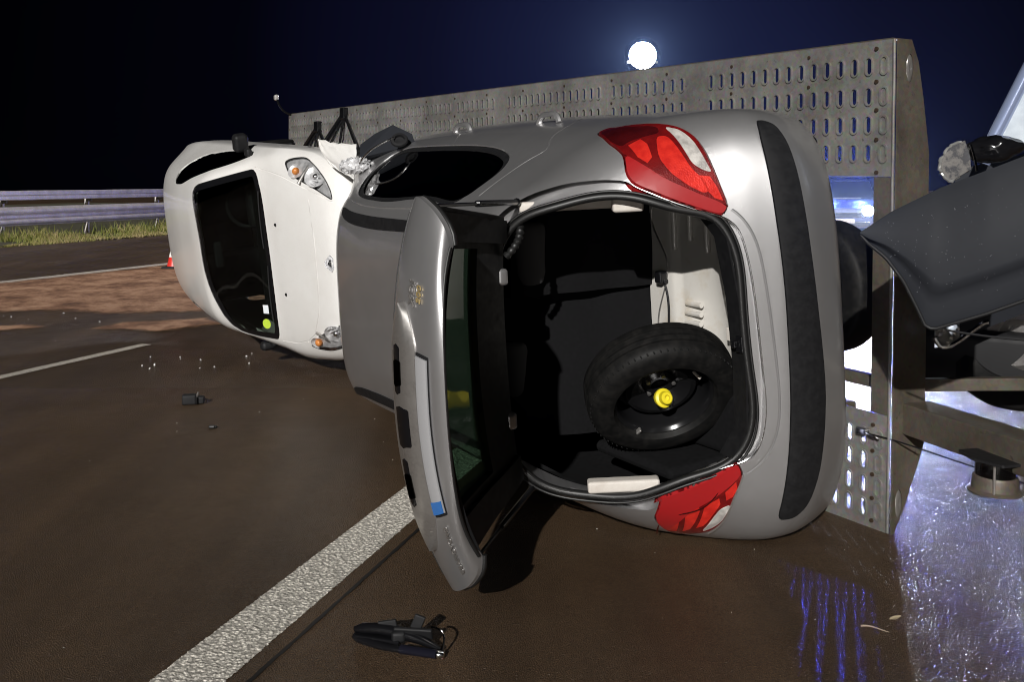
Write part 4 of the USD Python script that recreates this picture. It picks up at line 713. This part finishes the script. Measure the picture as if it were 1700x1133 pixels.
M = np.eye(4); M[:3, :3] = basis((.25, .75, .60), (1, 0, 0))[:3, :3]; M[:3, 3] = (-.005, .0, .045); yp.apply_scale(.86); yp.apply_transform(M); obj('yellow_plug', yp, yellow, sp, 30)

# ================================================================ white hatchback on its side
w_out, w_in = man(loft(white_loops(0))), man(loft(white_loops(.05)))
WH = {o: man(loft(white_loops(o))) for o in (-.003, .004, .012, .032)}
WB = [man(loft(white_loops(.023))), man(loft(white_loops(.032)))]
wc = thing('white_hatchback', 'white hatchback lying on its side with its windscreen and bonnet towards the camera', 'car', M_WHITE)
WD, HU, HL_, SD = np.array([.55, 0, -.83]), np.array([.62, .55, -.56]), np.array([.62, -.55, -.56]), np.array([.1, .93, -.35])
WS_ = np.array(WF['ws']); wsp_, hup, hlp = prism(WS_, WD, .25, .3), prism(WF['hl_u'], HU, .15, .22), prism(WF['hl_l'], HL_, .15, .22)
SW = np.array([(1.22, -.79, .94), (1.30, -.75, 1.00), (1.58, -.69, 1.17), (1.80, -.65, 1.26), (2.2, -.63, 1.33), (2.55, -.62, 1.33), (2.62, -.65, 1.24), (2.45, -.70, 1.05), (1.9, -.75, .96), (1.5, -.78, .925)])
swp, swl = prism(SW, (0, 1, 0), .4, .2), prism(SW * (1, -1, 1), (0, -1, 0), .4, .2)
wb = w_out - w_in - wsp_ - swp - swl - (prism(WF['hl_u'], HU, .15, .22, .003) - WH[.032]) - (prism(WF['hl_l'], HL_, .15, .22, .003) - WH[.032])
def on_white(P): return np.asarray(P, float)
hood = np.vstack([WL['hood_u'][:-1], [WL['hood_f'][-1]]]); 
for P in (WL['hood_u'], np.vstack([WL['hood_l'], WL['hood_f'][:1]]), WL['hood_f'], [(1.09, -.70, .985), (1.074, -.705, .99), (1.04, -.692, .975)]): wb -= man(tube(dense(P, 40), .0045, 6))
rs_ = np.array([(1.80, -.585, 1.345), (2.1, -.57, 1.37), (2.6, -.565, 1.38), (3.1, -.56, 1.35)]); wb -= man(tube(spline(rs_, 40), .006, 6)) + man(tube(spline(rs_ * (1, -1, 1), 40), .006, 6))
for y in (-1, 1): wb -= man(cyl((.72, y * .55, .30), (.72, y * 1.2, .30), .36, 40)) + man(cyl((3.2, y * .55, .30), (3.2, y * 1.2, .30), .36, 40))
wb -= man(rbx((.10, 0, .50), (.26, .66, .10), .02))
obj('body', tri(wb), white, wc, 32)
inn = prism(WS_, WD, .25, .3, -.055)
q = obj('windscreen', tri((prism(WS_, WD, .25, .3, -.004) ^ inn ^ WH[.004]) - WH[.012]), wind_glass, wc, 50)
obj('windscreen_border', tri((prism(WS_, WD, .25, .3, -.003) ^ WH[.004]) - WH[.012] - inn), black_gl, path(q), 50)
obj('side_window', tri((prism(SW, (0, 1, 0), .4, .2, -.003) ^ WH[.004]) - WH[.012]), dark_glass, wc, 50); obj('side_window', tri((prism(SW * (1, -1, 1), (0, -1, 0), .4, .2, -.003) ^ WH[.004]) - WH[.012]), dark_glass, wc, 50)
for nm, dr in (('hl_u', HU), ('hl_l', HL_)):
    P_ = prism(WF[nm], dr, .15, .22); sgn = -1 if nm == 'hl_u' else 1
    hl = obj('headlight', tri((P_ ^ WH[-.003]) - WH[.004]), clear_cover, wc, 40); hp = path(hl); obj('bezel', tri(((P_ - prism(WF[nm], dr, .16, .23, -.006)) ^ WH[.004]) - WB[0]), black_gl, hp, 30); nn = -dr / np.linalg.norm(dr)
    obj('bowl', tri((P_ ^ WB[0]) - WB[1]), reflector, hp, 30)
    pi_, pm = ((.532, -.683, .843), (.297, -.644, .773)) if sgn < 0 else ((.505, .656, .843), (.255, .55, .785)); pi_, pm = np.array(pi_), np.array(pm)
    def cup(c, r, m, nm2, dep=.02):
        q = lathe([(0, -dep), (r * .6, -dep * .7), (r, 0), (r * 1.06, .003), (r * 1.06, -.004)], 28); Bm = basis(nn, (0, 0, 1)); Bm[:3, 3] = c - nn * .008; q.apply_transform(Bm); obj(nm2, q, m, hp, 40)
    cup(pi_, .058, reflector, 'indicator_bowl', .012); cup(pm, .082, reflector, 'main_beam_bowl', .014)
    ic = trimesh.creation.icosphere(2, .030); ic.apply_translation(pi_ - nn * .012); obj('indicator_bulb', ic, amber, hp)
    ic = trimesh.creation.icosphere(2, .022); ic.apply_translation(pm - nn * .010); obj('main_beam_bulb', ic, chrome, hp)
    a = pi_ + (pm - pi_) * .42; w2 = np.cross(nn, pm - pi_); w2 /= np.linalg.norm(w2); obj('divider', tube(np.array([a - w2 * .09 - nn * .016, a - nn * .008, a + w2 * .09 - nn * .016]), .011, 8), satin, hp)
    n_ = 9
    for j in range(n_): 
        if j % 2: continue
        c_ = pm + w2 * (j / (n_ - 1) - .5) * .13 - nn * .010; obj('flute', tube(np.array([c_ - (pm - pi_) * .17, c_ + (pm - pi_) * .17]), .006, 6), reflector, hp)
em = np.array(WL['emblem'][0]); nE = np.array([-.88, 0, .47]); Bm = basis(nE, (0, 1, 0)); Bm[:3, 3] = em
dm = lambda s, h: np.array([(s * .55 * 0, 0, h)]); outer = Polygon([(-.062, 0), (-.018, .042), (.018, .042), (.062, 0), (.018, -.042), (-.018, -.042)]); inner = Polygon([(-.034, 0), (0, .020), (.034, 0), (0, -.020)])
e_ = extrude(outer.difference(inner), .016); e_.apply_transform(Bm); obj('badge', e_, M_('dull_chrome', (.30, .30, .31), .25, .9), wc, 20)
e_ = extrude(inner, .004); e_.apply_transform(Bm); obj('badge_centre', e_, black_gl, wc)
for P in WL['washer']: ic = trimesh.creation.icosphere(2, .013); ic.apply_scale((1, 1, .7)); ic.apply_translation(np.array(P) + (-.006, 0, .003)); obj('washer_jet', ic, black_pl, wc)
for y, nm in ((-1, 'door_mirror'), (1, 'door_mirror')):
    obj(nm, [rbx((1.42, y * (.89 if y < 0 else .82), .99), (.11, .15 if y < 0 else .08, .12), .035, R((0, 0, 1), 12 * y), 2), rbx((1.30, y * (.81 if y < 0 else .77), .97), (.10, .07, .05), .02)], black_pl, wc)
for y0, p in ((.08, 1), (-.52, 1)):
    a = np.array([1.0, y0, 1.015]); obj('wiper', [tube(spline([a, a + (.02, .22, .008), a + (.025, .46, .006)], 20), .006, 6)], black_pl, wc)
for x, y, n_ in ((1.34, .52, 1), ):
    B = basis((-.55, 0, .83), (0, 1, 0)); 
    for px_, py_, sx, sy, m, nn_ in ((1.10, .56, .04, .04, M_('green_sticker', (.45, .62, .05), .5), 'round_sticker'), (1.09, .44, .035, .045, M_('white_sticker', (.70, .74, .78), .5), 'paper_sticker')):
        e_ = extrude(Point(0, 0).buffer(sx) if nn_ == 'round_sticker' else sbox(-sx, -sy * .6, sx, sy * .6), .001); z_ = 1.0 + (px_ - .96) * .60
        Bm = B.copy(); Bm[:3, 3] = (px_, py_, z_ - .026); e_.apply_transform(Bm); obj(nn_, e_, m, path(q) if False else wc)
# cabin seen through the windscreen
obj('dashboard', [rbx((1.35, 0, .86), (.42, 1.30, .16), .06), rbx((1.55, -.34, .92), (.14, .36, .10), .04)], black_pl, wc, 50)
ring = tube([(1.68 + .18 * math.sin(a) * .35, -.34 + .18 * math.cos(a), .92 + .18 * math.sin(a) * .93) for a in np.linspace(0, 2 * math.pi, 40, endpoint=False)], .015, 8, True); obj('steering_wheel', ring, black_pl, wc)
for y in (-.36, .36):
    obj('front_seat', [rbx((2.15, y, .55), (.50, .48, .16), .06), rbx((2.42, y, .86), (.14, .46, .62), .06, R((0, 1, 0), 14))], cloth, wc, 50); obj('headrest', rbx((2.52, y, 1.22), (.09, .26, .17), .04, R((0, 1, 0), 14), 2), cloth, wc, 50)
obj('rear_bench', rbx((3.15, 0, .85), (.16, 1.2, .62), .06), cloth, wc, 50); obj('floor_pan', bx((2.1, 0, .30), (3.0, 1.4, .04)), black_pl, wc)
obj('rear_mirror', rbx((1.62, .02, 1.24), (.04, .22, .07), .02), black_pl, wc)
obj('dash_cover', tube(spline([(1.12, -.60, .955), (1.10, 0, .975), (1.12, .60, .955)], 20), .016, 8), M_('grey_dash_edge', (.10, .11, .09), .5), wc)
for s_ in (.72, 3.2):
    for y in (-1, 1): M = np.eye(4); M[:3, :3] = basis((0, y, 0), (1, 0, 0))[:3, :3] * .9; M[:3, 3] = (s_, y * .66, .28); wheel(wc, 'wheel', M)
# crumpled front wing folded up at the upper headlight
MW_I = np.linalg.inv(M_WHITE)
def pxw(x, y, Y): return (MW_I @ np.array([(x - 850) / 1700 * Y, Y, CAM_H - (y - 300) / 1700 * Y, 1.]))[:3]
rw = np.random.default_rng(9); Tq = np.array([[pxw(527, 230, 7.5), pxw(558, 237, 7.35), pxw(592, 240, 7.2)], [pxw(533, 250, 7.42), pxw(560, 262, 7.28), pxw(590, 268, 7.12)], [pxw(546, 272, 7.36), pxw(566, 285, 7.26), pxw(588, 298, 7.1)]])
from scipy.ndimage import zoom as _zoom
wg = np.stack([_zoom(Tq[..., k], (4, 4), order=2, mode='nearest', grid_mode=False) for k in range(3)], -1) + rw.normal(0, .003, (12, 12, 3))
obj('torn_wing', slab(wg, wg + (.012, .004, -.008)), white, wc, 25)

# ================================================================ pieces of black plastic on the road
d1 = thing('plastic_bracket', 'long broken black plastic bracket with bright bent wire on the asphalt before the tailgate', 'car part', T(-.395, 3.36, 0) @ R((0, 0, 1), -8) @ np.diag([1.08, 1.08, .95, 1]))
obj('upper_arm', tube(spline([(-.125, .035, .045), (-.06, .028, .055), (.02, .02, .05), (.10, .0, .035), (.155, -.02, .02)], 24), np.interp(np.linspace(0, 1, 24), [0, .1, .6, 1], [.010, .018, .020, .008]), 10), black_gl, d1)
obj('lower_arm', tube(spline([(-.125, .030, .025), (-.06, .0, .018), (0, -.02, .016), (.04, -.028, .016)], 20), np.interp(np.linspace(0, 1, 20), [0, .1, 1], [.012, .017, .011]), 10), black_gl, d1)
obj('tube', [cyl((.035, -.028, .018), (.150, -.045, .018), .015, 16)], M_('dark_shiny_tube', (.012, .012, .02), .12, .3), d1); obj('cap', lathe([(0, 0), (.012, 0), (.013, .01), (.009, .022), (0, .022)], 16).apply_transform(T(.150, -.045, .018) @ R((0, 1, 0), 90)), chrome, d1)
obj('bent_wire', tube(spline([(.12, .02, .075), (.15, .0, .078), (.163, -.012, .070), (.166, -.03, .035), (.167, -.05, .004)], 24), .0035, 8), chrome, d1)
obj('web_plate', rbx((-.045, .012, .030), (.15, .034, .016), .005, R((0, 0, 1), -10)), black_gl, d1)
obj('cross_plate', [rbx((.02, .008, .045), (.045, .04, .04), .012, R((0, 0, 1), 15)), rbx((.065, .012, .055), (.12, .014, .045), .006, R((1, 0, 0), 25)), rbx((.075, .03, .085), (.035, .012, .05), .004, R((0, 1, 0), 20)), rbx((-.02, .03, .07), (.06, .012, .03), .004, R((0, 1, 0), -12))], black_pl, d1)
d2 = thing('plastic_clip_housing', 'small black plastic clip housing lying alone on the open asphalt left of the cars', 'car part', T(-2.19, 7.05, 0) @ R((0, 0, 1), 12))
obj('shell', [rbx((-.03, 0, .035), (.095, .07, .07), .012), rbx((.04, .005, .028), (.06, .06, .05), .01)], black_pl, d2); obj('pin', [cyl((.02, -.01, .05), (.03, -.02, .085), .007, 8)], satin, d2); obj('slot', rbx((.02, -.035, .03), (.012, .02, .05), .003), black_gl, d2)
d3 = thing('rubber_crumb', 'tiny dark crumb of rubber on the asphalt beside the small plastic housing', 'rubber bit', T(-1.86, 6.35, 0)); obj('piece', [rbx((0, 0, .012), (.04, .025, .022), .008), rbx((.018, .008, .01), (.02, .02, .018), .006)], rubber, d3)
d4 = thing('dry_twig', 'pale dry twig lying on the dark asphalt near the lower right corner', 'twig', T(1.24, 3.50, 0) @ R((0, 0, 1), -20)); obj('stem', tube(spline([(-.045, .01, .006), (-.01, .012, .008), (.02, 0, .007), (.045, -.004, .004)], 14), np.linspace(.0035, .0012, 14), 6), M_('dry_wood', (.30, .24, .16), .8), d4)
d5 = thing('torn_leaf', 'small pale torn leaf on the asphalt at the edge of the trailer shadow', 'leaf', T(1.34, 3.58, 0)); lf = np.array([[(x * .02, w * .012 * math.sin(min(max((x + 1) / 2, .02), .98) * 3.14) , .004 + .010 * (x * .5 + .5) ** 2 + .004 * w * w) for w in np.linspace(-1, 1, 5)] for x in np.linspace(-1, 1, 8)]); obj('blade', slab(lf + (0, 0, .001), lf), M_('dry_leaf', (.34, .28, .18), .7), d5)

# ================================================================ lights and vehicles beyond the trailer
fl_ = thing('floodlight_mast', 'bright white work floodlight on a mast shining over the trailer deck', 'floodlight', T(*(LAMP - (0, 0, LAMP[2]))))
H = LAMP[2]; mast_m = M_('mast_metal', (.30, .30, .30), .4, .8)
obj('mast', [cyl((0, 0, 0), (0, 0, H - .15), .035, 12), cyl((0, 0, 0), (0, 0, 2.2), .05, 12)], mast_m, fl_)
for k in range(3): a = k * 2.094 + .4; obj('leg', cyl((0, 0, 1.0), (.8 * math.cos(a), .8 * math.sin(a), .02), .022, 10), mast_m, fl_)
tol = np.array([0, 0, 1.2]) - LAMP; tol /= np.linalg.norm(tol); hot = glow('floodlight_glow', (.80, .88, 1.0), 800.)
obj('cross_bar', rbx((0, .06, H - .12), (.60, .05, .05), .01), mast_m, fl_)
B = basis(tol, (1, 0, 0)); B[:3, 3] = (0, 0, H); hd = obj('lamp_head', lathe([(0, -.18), (.10, -.17), (.20, -.07), (.265, 0), (.26, .008), (.24, -.02), (0, -.04)], 40).apply_transform(B), mast_m, fl_)
obj('lamp_glass', lathe([(.257, -.004), (.22, .05), (.14, .085), (0, .10)], 40).apply_transform(B), hot, path(hd))
B = basis((-.97, .12, -.18), (0, 1, 0)); B[:3, 3] = (-.10, .30, H - .02); hd = obj('side_lamp_head', lathe([(0, -.16), (.09, -.15), (.17, -.05), (.20, 0), (.195, .006), (.18, -.02), (0, -.03)], 32).apply_transform(B), mast_m, fl_)
obj('lamp_glass', lathe([(.19, -.004), (.15, .03), (0, .05)], 32).apply_transform(B), glow('side_floodlight_glow', (1.0, .86, .76), 1500.), path(hd))
pc_p = np.array([9.10, 28.0, 0]); f_ = -pc_p / np.linalg.norm(pc_p); M = np.eye(4); M[:3, 0] = (-f_[1], f_[0], 0); M[:3, 1] = f_; M[:3, 2] = (0, 0, 1); M[:3, 3] = pc_p
pc = thing('emergency_car', 'blue patrol estate car facing the scene with a glaring headlight behind the trailer', 'car', M)
secs = []
for y, w_, zb_, zt_ in ((0, .70, .35, .62), (-.06, .80, .25, .78), (-.5, .88, .22, .92), (-1.05, .90, .22, 1.02), (-1.10, .90, .22, 1.04), (-1.75, .89, .22, 1.50), (-2.3, .89, .22, 1.60), (-3.8, .88, .22, 1.57), (-4.4, .86, .25, 1.30), (-4.6, .80, .35, .95)):
    top = max(zt_, .63); bw = .76 if zt_ > 1.2 else .95; secs.append([(x * w_, y, z) for x, z in ((-.9, zb_), (-1, zb_ + .15), (-1, min(.9, top - .06)), (-(bw), top - .07), (-(bw - .09), top - .01), (0, top + .015), (bw - .09, top - .01), (bw, top - .07), (1, min(.9, top - .06)), (1, zb_ + .15), (.9, zb_))])
obj('body', loft(np.array(secs)), policeblue, pc, 40)
ws_ = np.array([[(x * (.80 - .14 * k), -1.13 - .60 * k, 1.065 + .42 * k) for x in np.linspace(-1, 1, 8)] for k in np.linspace(0, 1, 5)]); obj('windscreen', slab(ws_ + (0, .03, .03), ws_ + (0, .018, .018)), black_gl, pc)
obj('grille', [rbx((0, .0, .60), (.95, .05, .14), .02), rbx((0, .0, .36), (1.3, .06, .14), .02)], black_gl, pc); obj('front_plate', rbx((0, .035, .44), (.50, .02, .11), .004), plate_m, pc)
obj('roof_stripe', [rbx((-.02, -1.02, 1.04), (.9, .05, .01), .003)], M_('reflective_white', (.7, .7, .7), .3), pc)
beam = glow('headlight_glow', (.93, .96, 1.0), 5200.)
for x in (-.60, .60):
    hl = obj('headlight', lathe([(0, -.06), (.10, -.05), (.15, 0), (.145, .01), (.13, -.01), (0, -.02)], 24).apply_transform(T(x, .02, .72) @ R((1, 0, 0), -90)), chrome, pc); obj('lamp_glass', lathe([(.135, .0), (.10, .02), (0, .03)], 24).apply_transform(T(x, .02, .72) @ R((1, 0, 0), -90)), beam, path(hl))
    M2 = np.eye(4); 
lb = obj('light_bar', [rbx((0, -2.05, 1.74), (1.25, .28, .22), .03)], black_gl, pc); blue = glow('blue_beacon_glow', (.05, .09, 1.0), 15000.)
for x in (-.48, .48): obj('beacon_dome', lathe([(0, -.04), (.055, -.04), (.06, -.01), (.05, .03), (.03, .045), (0, .05)], 24).apply_transform(T(x, -2.05, 1.90)), blue, path(lb))
for x in (-.78, .78):
    for y in (-.85, -3.6):
        M2 = np.eye(4); M2[:3, :3] = basis((1 if x > 0 else -1, 0, 0), (0, 1, 0))[:3, :3]; M2[:3, 3] = (x, y, .33); wheel(pc, 'wheel', M2)

# ================================================================ wrecked dark car at the right edge
wk = thing('wrecked_dark_car', 'wrecked dark grey car with hanging body panel and smashed mirror at the right edge', 'car')
def up(x, y, Y): return np.array([(x - 850) / 1700 * Y, Y, CAM_H - (y - 300) / 1700 * Y])
top_ = dense([up(1427, 386, 3.62), up(1480, 351, 3.60), up(1560, 312, 3.55), up(1640, 282, 3.48), up(1760, 236, 3.40)], 40)
bot_ = dense([up(1430, 390, 3.62), up(1441, 403, 3.61), up(1472, 428, 3.58), up(1502, 468, 3.55), up(1524, 512, 3.53), up(1538, 542, 3.52), up(1551, 548, 3.51), up(1640, 522, 3.44), up(1760, 480, 3.36)], 40)
k_ = np.linspace(0, 1, 26)[:, None, None]; PN = top_[None] * (1 - k_) + bot_[None] * k_
wd = np.linalg.norm(top_ - bot_, axis=1)[None, :, None]; PN = PN + np.array([-.15, -.95, .1]) * (.09 * np.sin(k_ * math.pi) ** .8 * np.clip(wd, 0, .45)) + np.array([0, -.10, .0]) * np.clip((k_ - .72) / .06, 0, 1) * -.25
obj('hanging_panel', slab(PN, PN + np.array([.02, .022, -.008])), anthracite, wk, 40)
dr_ = np.random.default_rng(31); dp = []
for _ in range(120):
    a_, b_ = int(dr_.integers(3, 22)), int(dr_.integers(6, 39)); p_ = PN[a_, b_] + dr_.uniform(0, 1) * (PN[a_ + 1, b_] - PN[a_, b_]) + dr_.uniform(0, 1) * (PN[a_, b_ - 1] - PN[a_, b_]); s_ = trimesh.creation.icosphere(1, dr_.uniform(.0008, .0018)); s_.apply_translation(p_ + (0, -.001, 0)); dp.append(s_)
tag(obj('water_drops', dp, M_('water_bead', (.16, .17, .19), .06, coat_weight=1.0), wk), kind='stuff')
obj('panel_edge', tube(bot_ + (0, .01, 0), .006, 8), black_pl, wk)
gl_ = np.array([up(1561, 270, 3.75), up(1575, 246, 3.76), up(1598, 234, 3.78), up(1606, 262, 3.78), up(1610, 281, 3.76), up(1579, 302, 3.74), up(1563, 286, 3.74)]); c_ = gl_.mean(0)
B = basis((-.1, -1, .05), (1, 0, 0)); e_ = extrude(Polygon(((gl_ - c_) @ B[:3, :3])[:, :2]), .006); B[:3, 3] = c_; e_.apply_transform(B); obj('mirror_glass', e_, M_('cracked_mirror', (.42, .40, .38), .28, .8, noise=(18, (.12, .12, .13), (.45, .55))), wk, smooth=False)
obj('mirror_rim', tube(dense(gl_ + (0, .012, 0), 40, True) + np.random.default_rng(3).normal(0, .002, (40, 3)), .006, 8, True), M_('broken_edge', (.35, .35, .34), .3, .5), wk)
rw = np.random.default_rng(12); hs = trimesh.creation.icosphere(3, 1); hs.apply_scale((.105, .075, .050)); hs.vertices += (meshkit.fbm(hs.vertices * 22, 3, 4)[:, None] - .5) * hs.vertices * .55; hs.apply_transform(R((0, 1, 0), -8)); hs.apply_translation(up(1652, 247, 3.80)); obj('mirror_housing', hs, black_gl, wk, 25)
obj('mirror_wire', tube(spline([up(1611, 240, 3.77), up(1618, 262, 3.75), up(1622, 284, 3.74)], 12), .004, 6), chrome, wk)
pl_ = np.array([up(1653, 224, 4.25), up(1700, 128, 4.2), up(1760, 10, 4.1), up(1800, 10, 4.1), up(1790, 230, 4.2), up(1690, 262, 4.25)])
def plane_piece(P, n, th): c = P.mean(0); B = basis(n, (0, 0, 1)); e = extrude(Polygon(((P - c) @ B[:3, :3])[:, :2]), th); B[:3, 3] = c; e.apply_transform(B); return e
obj('windscreen_pillar', tube(np.array([up(1632, 272, 4.25), up(1653, 222, 4.24), up(1702, 124, 4.2), up(1762, 8, 4.1)]), .028, 12), M_('pillar_paint', (.30, .36, .55), .25, .4, coat_weight=1.0), wk)
obj('windscreen', plane_piece(pl_ + (.02, .02, 0), (-.45, -.85, .25), .006), pane('crazed_glass', (.6, .68, .75), 1.0, .15, ((.62, .68, .74), .55, .95)), wk, smooth=False)
obj('chrome_strip', tube(spline([up(1552, 560, 4.4), up(1565, 575, 4.4), up(1600, 560, 4.38), up(1640, 535, 4.36)], 16), .012, 8), chrome, wk); obj('torn_sheet', slab(*[np.array([[up(1553 + 40 * a, 548 + 30 * b - 10 * a, 4.42 + .05 * math.sin(a * 4 + b * 3)) + np.array([0, o, 0]) for a in np.linspace(0, 1, 8)] for b in np.linspace(0, 1, 6)]) for o in (0, .01)]), satin, wk, 30)
B = np.eye(4); B[:3, :3] = basis((-.75, -.62, .15), (0, 0, 1))[:3, :3] * 1.02; B[:3, 3] = up(1690, 560, 4.75); wheel(wk, 'wheel', B, tyre_m, satin)
obj('dark_sill', [rbx(up(1620, 590, 4.9) , (.55, .22, .26), .05, R((0, 0, 1), -30)), rbx(up(1585, 590, 4.95), (.09, .10, .30), .03)], black_pl, wk)
obj('wrecked_side', slab(*[np.array([[up(1585 + 260 * a, 265 - 60 * a + (300 - 40 * a) * b, 4.5 + .25 * math.sin(b * 3.1) * -.4 + o) for a in np.linspace(0, 1, 8)] for b in np.linspace(.06, 1, 10)]) for o in (0, .02)]), anthracite, wk, 40)
cbl = spline([up(1570, 548, 3.50), up(1620, 556, 3.48), up(1720, 566, 3.44)], 16); obj('hanging_cable', tube(cbl, .004, 6), black_pl, wk)
